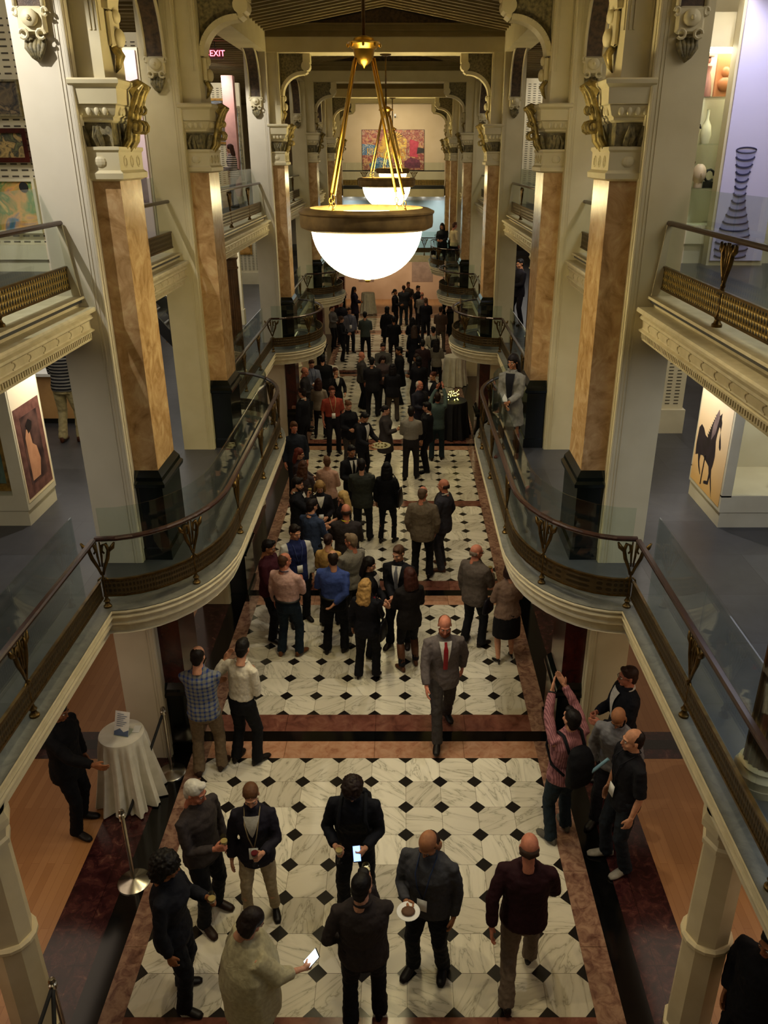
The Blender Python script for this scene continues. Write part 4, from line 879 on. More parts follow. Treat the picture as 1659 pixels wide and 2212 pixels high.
for k in range(26): m.ell(((rr.random() - .5) * .3, (rr.random() - .5) * .2, .02 + rr.random() * .26), (.011, .011, .011), 6, 4)
m.build('bulb', emis('yellow bulb glow', (1, .85, .15), 5), t); MB().lathe(0, 0, [(.1, 0), (.13, .05), (.12, .16), (.125, .16)], 20).build('bowl', M['cglass'], t)
# ------------------------------------------------------------------ people
CM = {}
def cmat(c, pat=None, c2=None, rough=.8):
    k = (c, pat, c2, rough)
    if k in CM: return CM[k]
    m, nt, b = newmat('cloth ' + str(c)); b.inputs['Roughness'].default_value = rough; b.inputs['Specular IOR Level'].default_value = .2
    tc = N(nt, 'TexCoord'); nz = N(nt, 'TexNoise'); nz.inputs['Scale'].default_value = 30; nt.links.new(tc.outputs['Object'], nz.inputs['Vector'])
    base = lin(c); rp = ramp(nt, [(.3, tuple(x * .85 for x in base)), (.7, tuple(min(1, x * 1.12) for x in base))]); nt.links.new(nz.outputs[0], rp.inputs[0]); out = rp.outputs[0]
    if pat:
        sp = N(nt, 'SeparateXYZ'); nt.links.new(tc.outputs['Object'], sp.inputs[0])
        def st(o, per, w): return mathn(nt, 'LESS_THAN', mathn(nt, 'FRACT', mathn(nt, 'DIVIDE', o, per)), w)
        hx = mathn(nt, 'ADD', sp.outputs[0], sp.outputs[1])
        hx = sp.outputs[0]
        if pat == 'plaid': f = mathn(nt, 'MULTIPLY', mathn(nt, 'ADD', st(hx, .055, .4), st(sp.outputs[2], .055, .4)), .5)
        elif pat == 'check': f = mathn(nt, 'MULTIPLY', mathn(nt, 'ADD', st(hx, .022, .3), st(sp.outputs[2], .022, .3)), .5)
        elif pat == 'hstripe': f = st(sp.outputs[2], .05, .45)
        elif pat == 'vstripe': f = st(hx, .02, .35)
        elif pat == 'dots': f = mathn(nt, 'MULTIPLY', st(hx, .05, .3), st(sp.outputs[2], .05, .3))
        elif pat == 'knit': f = mathn(nt, 'MULTIPLY', nz.outputs[0], .8)
        elif pat == 'raglan': f = mathn(nt, 'GREATER_THAN', mathn(nt, 'ABSOLUTE', sp.outputs[0]), .15)
        mx = N(nt, 'MixRGB'); nt.links.new(f, mx.inputs[0]); nt.links.new(out, mx.inputs[1]); mx.inputs[2].default_value = (*lin(c2), 1); out = mx.outputs[0]
    bp = N(nt, 'Bump'); bp.inputs['Strength'].default_value = .35; bp.inputs['Distance'].default_value = .02; nz2 = N(nt, 'TexNoise'); nz2.inputs['Scale'].default_value = 11; nz2.inputs['Distortion'].default_value = 1.2; nt.links.new(tc.outputs['Object'], nz2.inputs['Vector'])
    if rough > .7: nt.links.new(nz2.outputs[0], bp.inputs['Height']); nt.links.new(bp.outputs[0], b.inputs['Normal'])
    nt.links.new(out, b.inputs['Base Color']); CM[k] = m; return m
SKIN = {'l': '#c08a6c', 'p': '#cf9a7c', 'r': '#b8755c', 'm': '#9a6848', 'd': '#4f3020', 't': '#8d5a3a'}
eyew = mat('eye white', '#cfc8bd', None, .3); eyed = mat('iris', '#1a120d', None, .2); lipm = mat('lip', '#8a4238', None, .5)
def skinmat(k): return cmat(SKIN[k], None, None, .55)
def bake(mb, vox, sm=3, disp=0, dscale=.08):
    me = bpy.data.meshes.new('tmp'); me.from_pydata([tuple(p) for p in mb.v], [], mb.f); o = bpy.data.objects.new('tmp', me); COL.objects.link(o)
    r = o.modifiers.new('r', 'REMESH'); r.mode = 'VOXEL'; r.voxel_size = vox; r.use_smooth_shade = True
    if sm: s = o.modifiers.new('s', 'SMOOTH'); s.factor = .5; s.iterations = sm
    if disp:
        tx = bpy.data.textures.get('folds%g' % dscale) or bpy.data.textures.new('folds%g' % dscale, 'CLOUDS'); tx.noise_scale = dscale
        d = o.modifiers.new('d', 'DISPLACE'); d.texture = tx; d.strength = disp; d.mid_level = .5
    dg = bpy.context.evaluated_depsgraph_get(); ev = o.evaluated_get(dg).to_mesh()
    v = np.empty(len(ev.vertices) * 3, 'f'); ev.vertices.foreach_get('co', v); v = v.reshape(-1, 3)
    f = [tuple(p.vertices) for p in ev.polygons]; o.evaluated_get(dg).to_mesh_clear(); bpy.data.objects.remove(o); bpy.data.meshes.remove(me)
    return v, f
class Acc:
    def __init__(s): s.v = []; s.f = []; s.m = []; s.n = 0
    def add(s, v, f, m=0, M4=None):
        v = np.asarray(v, 'f').reshape(-1, 3)
        if M4 is not None: A = np.array(M4); v = v @ A[:3, :3].T + A[:3, 3]
        s.v.append(v); s.f += [tuple(i + s.n for i in q) for q in f]; s.m += [m] * len(f); s.n += len(v); return s
    def mesh(s, name, mats):
        me = bpy.data.meshes.new(name); me.from_pydata(np.concatenate(s.v).tolist(), [], s.f)
        for q in mats: me.materials.append(q)
        if any(s.m): me.polygons.foreach_set('material_index', s.m)
        me.polygons.foreach_set('use_smooth', [True] * len(me.polygons)); me.update(); return me
def put(name, me, par):
    o = bpy.data.objects.new(name, me); COL.objects.link(o); o.parent = par; return o
# --- head: shared shapes
def headparts():
    h = MB()
    h.ell((0, .012, .035), (.074, .094, .088), 20, 14); h.ell((0, -.02, -.03), (.060, .070, .085), 18, 12); h.ell((0, -.062, -.095), (.026, .024, .02), 12, 8); h.ell((0, -.02, -.075), (.05, .055, .04), 14, 9)
    h.tube([(0, -.083, .02), (0, -.1, -.012), (0, -.108, -.03), (0, -.09, -.036)], [.009, .011, .015, .012], 8)
    h.tube([(-.05, -.068, .02), (-.025, -.086, .026), (0, -.086, .022), (.025, -.086, .026), (.05, -.068, .02)], [.008, .011, .009, .011, .008], 7)
    for s in (-1, 1): h.ell((s * .04, -.06, -.035), (.022, .02, .022), 9, 7); h.ell((s * .077, .012, -.005), (.009, .018, .03), 9, 7)
    h.tube([(-.018, -.084, -.063), (0, -.092, -.06), (.018, -.084, -.063)], [.007, .009, .007], 7)
    h.tube([(0, .012, -.02), (0, .022, -.11), (0, .03, -.2)], [.05, .052, .058], 14)
    return bake(h, .0065, 2)
HEAD = headparts()
def eyes(acc, M4):
    e = MB()
    for s in (-1, 1): e.ell((s * .029, -.079, .0), (.012, .012, .0095), 8, 6, 0)
    for s in (-1, 1): e.ell((s * .029, -.0895, .0), (.0052, .003, .0055), 7, 5, 1)
    e.tube([(-.02, -.089, -.0615), (0, -.099, -.06), (.02, -.089, -.0615)], .003, 5, 2); e.tube([(-.016, -.089, -.067), (0, -.098, -.068), (.016, -.089, -.067)], .004, 5, 2)
    for s in (-1, 1): e.tube([(s * .014, -.095, .024), (s * .03, -.094, .029), (s * .047, -.078, .024)], .0035, 5, 1)
    for k in (0, 1, 2):
        fs = [f for f, m in zip(e.f, e.m) if m == k]; acc.add(np.array(e.v), fs, k + 1, M4)
# --- hair shapes
HAIR = {}
def hair(style):
    if style in HAIR: return HAIR[style]
    h = MB(); vox = .009; disp = .008; ds = .02
    cap = lambda k=0: h.ell((0, .020, .048), (.081 + k, .098 + k, .085 + k), 22, 14)
    if style == 'short': cap(); h.ell((0, .045, .0), (.077, .07, .075), 16, 10); h.ell((0, .058, -.05), (.058, .042, .05), 12, 9); h.ell((.01, -.05, .105), (.05, .04, .028), 12, 8)
    elif style == 'thin': h.ell((0, .03, .035), (.079, .088, .078), 20, 12); h.ell((0, .05, -.01), (.075, .062, .06), 16, 10); h.ell((0, .06, -.05), (.056, .038, .045), 12, 9)
    elif style == 'ring': h.ell((0, .034, -.004), (.0785, .083, .052), 20, 12); h.tube([(.074, -.02, .0), (.076, .03, .005), (.055, .078, .005), (0, .098, .005), (-.055, .078, .005), (-.076, .03, .005), (-.074, -.02, .0)], [.005, .01, .014, .016, .014, .01, .005], 9); h.tube([(.074, .01, -.02), (.07, .06, -.02), (0, .098, -.03), (-.07, .06, -.02), (-.074, .01, -.02)], [.008, .016, .022, .016, .008], 9)
    elif style == 'curly': cap(.02); h.ell((0, .05, .0), (.1, .085, .09), 18, 12); disp = .03; ds = .022
    elif style == 'bigcurly': cap(.03); h.ell((0, .06, -.03), (.12, .09, .12), 18, 12); disp = .045; ds = .03
    elif style in ('long', 'wavy', 'xlong'):
        cap(.008); L = {'long': .2, 'wavy': .26, 'xlong': .32}[style]
        for a in np.linspace(-1.0, 1.0, 9):
            x = .085 * math.sin(a * 1.5); y = .03 + .065 * math.cos(a * 1.5)
            h.tube([(x * .8, y * .8, .06), (x, y, 0), (x * 1.1, y + .01, -L * .5), (x * 1.15, y + .015, -L), (x * 1.1, y + .01, -L - .03)], [.025, .032, .032, .026, .01], 9)
        disp = .03 if style == 'wavy' else .014; ds = .05
    elif style == 'bob':
        cap(.008)
        for a in np.linspace(-1, 1, 9): x = .088 * math.sin(a * 1.7); y = .025 + .065 * math.cos(a * 1.7); h.tube([(x * .8, y * .8, .06), (x, y, 0), (x * 1.02, y, -.08), (x * .9, y * .9, -.11)], [.025, .032, .03, .012], 8)
    elif style == 'pony':
        cap(); h.ell((0, .05, .0), (.072, .065, .07), 14, 9); h.tube([(0, .10, .0), (0, .135, -.02), (0, .135, -.09), (0, .125, -.17)], [.02, .026, .024, .008], 9)
    elif style == 'bun': cap(); h.ell((0, .05, .0), (.072, .065, .07), 14, 9); h.ell((0, .12, .06), (.042, .04, .042), 12, 8)
    elif style == 'hood': cap(.022); h.ell((0, .04, -.05), (.10, .09, .12), 16, 10)
    HAIR[style] = bake(h, vox, 1, disp, ds); return HAIR[style]
# --- hands: wrist at the origin, fingers towards +z, thumb towards +x, palm facing +y
HND = {}
def hand(kind, lod):
    k = (kind, lod)
    if k in HND: return HND[k]
    h = MB(); c = {'rest': (.22, .35, .3), 'grip': (.75, .9, .7), 'flat': (.05, .08, .06)}[kind]
    h.tube([(0, 0, -.03), (0, 0, .0), (0, 0, .02)], [.026, .026, .024], 10)
    h.rings([[(x * sx_, y_ * sy_, z) for x, y_ in ((-1, -.4), (-.6, -1), (.6, -1), (1, -.4), (1, .4), (.6, 1), (-.6, 1), (-1, .4))] for z, sx_, sy_ in ((.0, .024, .018), (.03, .036, .017), (.065, .042, .015), (.092, .041, .012))])
    for i, (bx, L) in enumerate(((.031, .072), (.0105, .082), (-.0105, .076), (-.031, .060))):
        p = Vector((bx, 0, .088)); d = 0; P = [Vector((bx, 0, .07)), p.copy()]
        for j, f in enumerate((.44, .31, .25)):
            d += c[j] * (1.4 if kind == 'grip' else 1); p = p + Vector((bx * .05, math.sin(d), math.cos(d))) * L * f; P.append(p.copy())
        h.tube(P, [.0095, .0095, .0092, .0085, .007], 8)
    th = {'rest': [(.022, .004, .015), (.045, .012, .045), (.052, .022, .07), (.05, .03, .092)], 'grip': [(.022, .006, .015), (.044, .022, .04), (.042, .045, .06), (.026, .06, .072)], 'flat': [(.022, .002, .015), (.05, .006, .04), (.066, .008, .062), (.075, .01, .082)]}[kind]
    h.tube(th, [.014, .0125, .011, .008], 8)
    HND[k] = bake(h, .0045 if lod == 0 else .008, 1) if lod < 2 else (np.array([tuple(p) for p in h.v], 'f'), h.f)
    return HND[k]
def frame(z, x):
    z = Vector(z).normalized(); x = Vector(x); x = (x - z * x.dot(z)); x = x.normalized() if x.length > 1e-4 else z.orthogonal().normalized(); return z, x
def limb(mb, pts, rad, seg=12): mb.tube(pts, rad, seg)
def ik(A, T_, a, b, pole):
    A, T_ = Vector(A), Vector(T_); d = T_ - A; L = min(d.length, (a + b) * .985); dn = d.normalized(); T2 = A + dn * L
    x = (a * a - b * b + L * L) / (2 * L); h = math.sqrt(max(0, a * a - x * x)); p = Vector(pole); p = p - dn * p.dot(dn); p.normalize(); return A + dn * x + p * h, T2
POSE = { # right hand (x<0) and left hand targets; facing -y; heights for a 1.75 m body
 'down': ((-.25, -.06, .80), (.25, -.06, .80)), 'glassR': ((-.10, -.30, 1.17), (.25, -.06, .80)), 'glassL': ((-.25, -.05, .80), (.10, -.30, 1.17)),
 'both': ((-.10, -.28, 1.08), (.10, -.28, 1.08)), 'phone': ((-.15, -.27, 1.10), (.13, -.30, 1.14)), 'clasp': ((-.03, -.26, .98), (.03, -.27, 1.02)), 'cross': ((.10, -.20, 1.16), (-.10, -.24, 1.12)),
 'up': ((-.14, -.36, 1.78), (.02, -.34, 1.76)), 'faceR': ((-.09, -.22, 1.50), (.22, -.15, 1.0)), 'pocketR': ((-.21, -.04, .90), (.14, -.28, 1.1)), 'pockets': ((-.22, -.06, .88), (.22, -.06, .88)), 'hipback': ((-.05, .16, .95), (.15, -.25, 1.1)),
 'walk': ((-.24, -.26, .92), (.27, .16, .86)), 'hugR': ((-.05, -.2, 1.2), (.3, -.05, 1.38)), 'hugL': ((-.25, -.06, .82), (.1, -.2, 1.15)), 'tray': ((-.18, -.36, 1.06), (.18, -.36, 1.06)), 'drinkR': ((-.06, -.2, 1.42), (.22, -.1, .95)), 'reachR': ((-.2, -.46, 1.15), (.25, -.06, .8)), 'phoneR': ((-.22, -.42, 1.12), (.05, -.16, 1.3)), 'lean': ((-.2, -.34, 1.02), (.16, -.34, 1.0)), 'shawl': ((-.22, -.42, 1.12), (.10, -.14, 1.16))}
GRIP = {'glassR': ('grip', 'rest'), 'glassL': ('rest', 'grip'), 'phone': ('grip', 'grip'), 'up': ('flat', 'flat'), 'tray': ('grip', 'grip'), 'drinkR': ('grip', 'rest'), 'phoneR': ('grip', 'rest'), 'shawl': ('grip', 'rest'), 'both': ('grip', 'rest')}
def person(X, Y, Z, H, face, sex, bw, hs, hc, sk, top, tc, low, lc, sc, pose, label, lean=0, hy=0, hp=12, ex=(), vis=True, pat=None, c2=None, stance=None, lod=None):
    s = H / 1.75; root = thing('person', label, 'person', (X, Y, Z), R(face))
    if lod is None: lod = 0 if Y < 9 else (1 if Y < 16 else 2)
    vox = (.012, .015, .019)[lod]; fm = sex == 'f'
    sw = (.165 if fm else .187) * (.5 + .5 * bw); hipx = .085
    ln = R(lean)
    def B(p):   # forward bend of everything above the hips
        x, y_, z = p
        if z <= .95: return Vector((x, y_, z)) * s
        w = min(1, (z - .95) / .2); a = ln * w; dz, dy = z - .95, y_
        return Vector((x, dy * math.cos(a) - dz * math.sin(a), .95 + dz * math.cos(a) + dy * math.sin(a))) * s
    # joints
    sh = [B((-sw, .005, 1.385)), B((sw, .005, 1.385))]
    tg = POSE[pose]; hd = []
    elb = []
    for i, sg in ((0, -1), (1, 1)):
        t_ = tg[i]; T_ = B(t_) if lean and t_[2] > 1.0 else Vector(t_) * s
        pole = (sg * .5, .5, -.8) if t_[2] < 1.6 else (sg * .9, -.2, -.6)
        e, w = ik(sh[i], T_, .285 * s, .25 * s, pole); elb.append(e); hd.append(w)
    st = stance or {'walk': (.10, .30)}.get(pose, (.13, .05)); 
    ft = [Vector((-st[0], -st[1] * .9, .08)) * s, Vector((st[0], st[1] * .9, .08)) * s]
    hip = [Vector((-hipx, 0, .92)) * s, Vector((hipx, 0, .92)) * s]; kn = []
    for i in (0, 1):
        k_, a_ = ik(hip[i], ft[i], .445 * s, .415 * s, ((-1, 1)[i] * .15, -1, 0)); kn.append(k_); ft[i] = a_
    def torso(mb, off, z0, z1=1.47, flare=0, neckr=None):
        W_ = [(.80, .155, .115), (.88, .168 if fm else .165, .125), (.97, .160 if fm else .158, .118), (1.08, .128 if fm else .148, .100), (1.20, .143 if fm else .160, .112), (1.30, .150 if fm else .170, .122), (1.37, .146 if fm else .168, .112), (1.42, .112 if fm else .128, .088), (1.47, .064, .064)]
        rs = []
        zs = sorted(set([z0] + [w[0] for w in W_ if z0 < w[0] <= z1] + [z1]))
        for z in zs:
            rx = np.interp(z, [w[0] for w in W_], [w[1] for w in W_]); ry = np.interp(z, [w[0] for w in W_], [w[2] for w in W_])
            k = bw if z < 1.36 else 1 + (bw - 1) * .6; belly = max(0, bw - 1.05) * .5 * math.exp(-((z - 1.08) / .14) ** 2)
            fl = flare * max(0, (1.0 - z)) ; kx, ky = rx * k + off + fl, ry * k + off + fl + belly * .1
            if z >= 1.46: kx, ky = rx + off * .6, ry + off * .6
            bust = .022 * math.exp(-((z - 1.28) / .06) ** 2) if fm else 0
            rs.append([B((kx * math.cos(a), (-(belly * .12 + bust) if math.sin(a) < 0 else 0) + ky * math.sin(a), z)) for a in [2 * PI * i / 22 for i in range(22)]])
        mb.rings(rs)
    # body: one skin mesh under the clothes
    b = MB(); torso(b, -.006, .82)
    for i in (0, 1):
        limb(b, [sh[i] * .92 + Vector((0, 0, .1 * s)) * .8, sh[i], (sh[i] + elb[i]) / 2, elb[i], (elb[i] * .6 + hd[i] * .4), hd[i]], [.04 * s, .047 * s, .043 * s, .035 * s, .036 * s, .024 * s])
        limb(b, [hip[i], (hip[i] + kn[i]) / 2, kn[i], kn[i] * .65 + ft[i] * .35, ft[i]], [.082 * s, .072 * s, .05 * s, .052 * s, .034 * s])
    v, f = bake(b, .016 if lod < 2 else .022, 2)
    acc = Acc().add(v, f, 0)
    hc_ = B((0, -.005 - .012 * (hp / 20), 1.625)); nk = B((0, .01, 1.49))
    yaw = R(hy); pitch = R(hp) + ln * .7
    HM = Matrix.Translation(hc_) @ Matrix.Rotation(yaw, 4, 'Z') @ Matrix.Rotation(-pitch, 4, 'X').inverted() @ Matrix.Scale(s * (1.0 if not fm else .96), 4)
    HM = Matrix.Translation(hc_) @ Matrix.Rotation(yaw, 4, 'Z') @ Matrix.Rotation(pitch, 4, 'X') @ Matrix.Scale(s * (1.0 if not fm else .96), 4)
    acc.add(HEAD[0], HEAD[1], 0, HM)
    if lod < 2 or abs(((face + hy + 180) % 360) - 180) < 100: eyes(acc, HM)
    nb = MB(); nb.tube([B((0, .015, 1.42)), nk, hc_ + Vector((0, .015, -.05)) * s], [.06 * s, .053 * s, .05 * s], 12); acc.add(np.array([tuple(p) for p in nb.v]), nb.f, 0)
    hw = []
    for i, sg in ((0, -1), (1, 1)):
        d = (hd[i] - elb[i]).normalized(); thumb = Vector((0, -1, 0)) if d.z < -.7 else (Vector((0, 0, 1)) if abs(d.z) < .8 else Vector((-sg, 0, 0)))
        z, x = frame(d, thumb); y_ = x.cross(z) if sg < 0 else -(x.cross(z))
        k = (.93 if fm else 1.0) * s; A = Matrix(((x.x * k, y_.x * k, z.x * k, hd[i].x), (x.y * k, y_.y * k, z.y * k, hd[i].y), (x.z * k, y_.z * k, z.z * k, hd[i].z), (0, 0, 0, 1)))
        kind = GRIP.get(pose, ('rest', 'rest'))[i]; hv, hf = hand(kind, lod); acc.add(hv, hf, 0, A)
        hw.append((hd[i] + z * .085 * k + y_ * .03 * k, z, x, y_))
    put('body', acc.mesh('body', [skinmat(sk), eyew, eyed, lipm]), root)
    if hs != 'bald':
        hv, hf = hair(hs); put('hair', Acc().add(hv, hf, 0, HM).mesh('hair', [cmat(hc, None, None, .55)]), root)
    if 'beard' in ex:
        q = MB(); q.tube([(-.066, -.0, -.045), (-.055, -.04, -.08), (-.03, -.07, -.105), (0, -.082, -.112), (.03, -.07, -.105), (.055, -.04, -.08), (.066, 0, -.045)], [.01, .016, .018, .02, .018, .016, .01], 8)
        put('beard', Acc().add(np.array([tuple(p) for p in q.v]), q.f, 0, HM).mesh('beard', [cmat(hc, None, None, .8)]), root)
    if 'glasses' in ex:
        q = MB()
        for g in (-1, 1): q.tube([(g * .03 + .02 * math.cos(a), -.103, .002 + .015 * math.sin(a)) for a in [k * PI / 5 for k in range(10)]], .002, 5, closed=True); q.tube([(g * .05, -.1, .004), (g * .078, .0, .004)], .002, 5)
        q.tube([(-.01, -.104, .004), (.01, -.104, .004)], .002, 5); put('glasses', Acc().add(np.array([tuple(p) for p in q.v]), q.f, 0, HM).mesh('glasses', [M['dark']]), root)
    # top garment
    K = {'shirt': (.014, .84, .012, 1), 'tshirt': (.014, .84, .018, .5), 'sweater': (.022, .84, .018, 1), 'jacket': (.028, .77, .022, 1), 'coat': (.034, .58, .024, 1), 'vest': (.022, .9, .0, .12), 'tank': (.012, .88, .004, .1), 'dress': (.014, .50, .01, .9), 'cardigan': (.022, .80, .016, .95), 'polo': (.016, .86, .018, .55)}
    name = {'tshirt': 'tshirt', 'polo': 'shirt', 'tank': 'top', 'poncho': 'poncho'}.get(top, top)
    if top == 'poncho':
        q = MB(); rs = []
        for z, rx, ry in ((.62, .27, .24), (.8, .27, .24), (1.0, .28, .25), (1.2, .28, .23), (1.36, .22, .16), (1.44, .15, .11), (1.48, .085, .08)):
            rs.append([B(((rx + .012 * math.sin(7 * a + z * 6)) * math.cos(a) * bw, ry * math.sin(a) * bw - .02, z)) for a in [2 * PI * i / 30 for i in range(30)]])
        q.rings(rs); limb(q, [sh[0], elb[0], hd[0] * .6 + elb[0] * .4], [.09 * s, .095 * s, .055 * s]); limb(q, [sh[1], elb[1]], [.085 * s, .085 * s]); v, f = bake(q, vox, 3, .02, .12)
    else:
        off, hem, so, sl = K[top]; q = MB(); hem = 1.0 if 'tuck' in ex else hem; torso(q, off, hem, 1.505, flare=.14 if top in ('coat', 'dress') else .04)
        for i in (0, 1):
            a, e, w = sh[i], elb[i], hd[i]; inn = B(((-1, 1)[i] * sw * .55, .005, 1.405))
            if sl >= .9:
                limb(q, [inn, a, (a + e) / 2, e, (e + w) / 2, w * .93 + e * .07], [(.045 + so * .6) * s, (.05 + so * .8) * s, (.047 + so) * s, (.042 + so) * s, (.038 + so) * s, (.033 + so * .8) * s])
            elif sl > .2: limb(q, [inn, a, a * (1 - sl) + e * sl, a * .1 + e * .9], [(.045 + so * .6) * s, (.05 + so * .8) * s, (.048 + so) * s, (.05 + so) * s])
        v, f = bake(q, vox, 3 if lod < 2 else 2, .022 if lod < 2 else .01, .07)
    put(name, Acc().add(v, f).mesh(name, [cmat(tc, pat, c2)]), root)
    if 'collar' in ex or 'suit' in ex or 'tie' in ex or 'vneck' in ex:
        cc = {'vneck': sk and SKIN[sk]}.get('vneck') if 'vneck' in ex and 'suit' not in ex else '#cfcabd'
        q = MB(); rr = .07
        q.tube([B((rr * math.cos(a), .012 + rr * .95 * math.sin(a), 1.482 + .014 * math.sin(a))) for a in [2 * PI * k / 16 for k in range(16)]], .014 * s, 7, closed=True)
        if 'vneck' not in ex: put('collar', Acc().add(np.array([tuple(p) for p in q.v]), q.f).mesh('collar', [cmat('#cfcabd' if ('suit' in ex or 'tie' in ex) else tc, None if 'suit' in ex else pat, c2)]), root)
    if 'suit' in ex or 'vneck' in ex or 'open' in ex:
        off = K.get(top, (.02, 0))[0]; q = MB(); P = []; zb = 1.08 if 'suit' in ex else (.84 if 'open' in ex else 1.24)
        rows = 8
        for k in range(rows + 1):
            z = zb + (1.465 - zb) * k / rows; w_ = .075 * (k / rows) ** .8 + .002; yy = -(np.interp(z, [1.08, 1.2, 1.3, 1.38, 1.43, 1.47], [.100, .112, .122, .112, .092, .072]) * bw + off + .012 + (.02 if fm else 0) + max(0, bw - 1.05) * .05)
            P.append([B((x, yy + .012 * (abs(x) / .08) ** 2, z)) for x in (-w_, -w_ / 2, 0, w_ / 2, w_)])
        vs = [p for r in P for p in r]; fs = [(r * 5 + c, r * 5 + c + 1, r * 5 + c + 6, r * 5 + c + 5) for r in range(rows) for c in range(4)]
        sf = put('shirt_front', Acc().add(np.array([tuple(p) for p in vs]), fs).mesh('shirt_front', [cmat('#cfcabd' if 'suit' in ex else (c2 or '#cfcabd'))]), root)
        tiec = [e[4:] for e in ex if e.startswith('tie#')]
        if tiec:
            tv = []; 
            for k in range(rows + 1):
                c = (P[k][2]); w_ = (.028 if k < rows - 1 else .016) * s; tv += [c + Vector((-w_, -.006, 0)), c + Vector((0, -.014, 0)), c + Vector((w_, -.006, 0))]
            put('necktie', Acc().add(np.array([tuple(p) for p in tv]), [(r * 3 + c, r * 3 + c + 1, r * 3 + c + 4, r * 3 + c + 3) for r in range(rows) for c in range(2)]).mesh('necktie', [cmat('#' + tiec[0].lstrip('#'), None, None, .5)]), sf)
    # lower garment
    def seg_leg(q, r0, r1, r2, r3, zend=.07, gap=0):
        for i in (0, 1):
            e = ft[i] + Vector((0, 0, zend * s - .08 * s))
            limb(q, [hip[i] + Vector((0, 0, .05 * s)), (hip[i] + kn[i]) / 2, kn[i], kn[i] * .5 + ft[i] * .5, e], [r0 * s * (.6 + .4 * bw), r1 * s * (.6 + .4 * bw), r2 * s, r3 * s, (r3 + .004) * s], 12)
    q = MB()
    if low in ('trousers', 'jeans', 'slim', 'boots'):
        torso(q, .004, .80, 1.03)
        if low == 'slim' or low == 'boots': seg_leg(q, .092, .08, .058, .052, .09)
        else: seg_leg(q, .1, .09, .072, .068, .05)
        v, f = bake(q, vox, 2, .022 if lod < 2 else .008, .06); put('trousers', Acc().add(v, f).mesh('trousers', [cmat(lc)]), root)
    elif low == 'skirt':
        rs = []
        for z, r in ((.50, .19), (.6, .19), (.75, .185), (.9, .17), (1.02, .14)): rs.append([Vector((r * 1.05 * bw * math.cos(a), r * .85 * bw * math.sin(a), z)) * s for a in [2 * PI * k / 20 for k in range(20)]])
        q.rings(rs); v, f = bake(q, vox, 2, .01, .06); put('skirt', Acc().add(v, f).mesh('skirt', [cmat(lc)]), root)
    if 'tights' in ex or 'kneeboots' in ex:
        q = MB(); 
        for i in (0, 1): limb(q, [kn[i] * (.9 if 'kneeboots' in ex else 1) + ft[i] * (.1 if 'kneeboots' in ex else 0), kn[i] * .5 + ft[i] * .5, ft[i] * 1.0], [.062 * s, .062 * s, .046 * s], 12)
        put('boots' if 'kneeboots' in ex else 'tights', Acc().add(np.array([tuple(p) for p in q.v]), q.f).mesh('boots', [cmat(sc if 'kneeboots' in ex else lc, None, None, .5)]), root)
    # shoes
    for i, sg in ((0, -1), (1, 1)):
        q = MB(); f0 = ft[i]; k = s * (.88 if fm else 1); ang = sg * .22; ca, sa = math.cos(ang), math.sin(ang)
        if 'heels' in ex: prof = [(.05, .018, .06, .085), (.03, .026, .05, .10), (-.03, .028, .03, .085), (-.09, .036, .004, .05), (-.14, .034, .0, .035), (-.175, .018, .0, .025)]
        else: prof = [(.075, .022, .0, .07), (.06, .034, .0, .1), (0, .038, .0, .11), (-.06, .044, .0, .085), (-.12, .048, .0, .06), (-.17, .042, .0, .05), (-.20, .024, .002, .035)]
        rs = []
        for (y_, w_, z0, z1) in prof:
            ring = []
            for a in [2 * PI * j / 12 for j in range(12)]:
                x_ = w_ * math.cos(a); z_ = (z0 + z1) / 2 + (z1 - z0) / 2 * math.sin(a); z_ = max(z_, z0 + .002)
                ring.append((f0.x + (x_ * ca - y_ * sa) * k, f0.y + (x_ * sa + y_ * ca) * k, z_ * k + f0.z - .08 * s))
            rs.append(ring)
        q.rings(rs)
        if 'heels' in ex: q.tube([(f0.x, f0.y + .045 * k, .05 * k), (f0.x, f0.y + .05 * k, 0.002)], [.014, .006], 6)
        put('shoe', Acc().add(np.array([tuple(p) for p in q.v]), q.f).mesh('shoe', [cmat(sc, None, None, .45)]), root)
    off = K.get(top, (.06, 0))[0]
    def front(x, z): return B((x, -(np.interp(z, [.9, 1.08, 1.2, 1.3, 1.38, 1.47], [.125, .102, .114, .124, .114, .075]) * bw + off + .014 + (.02 if fm else 0) + max(0, bw - 1.05) * .05), z))
    def back(x, z): return B((x, np.interp(z, [.9, 1.08, 1.2, 1.3, 1.38, 1.47], [.125, .102, .114, .124, .114, .075]) * bw + off + .012, z))
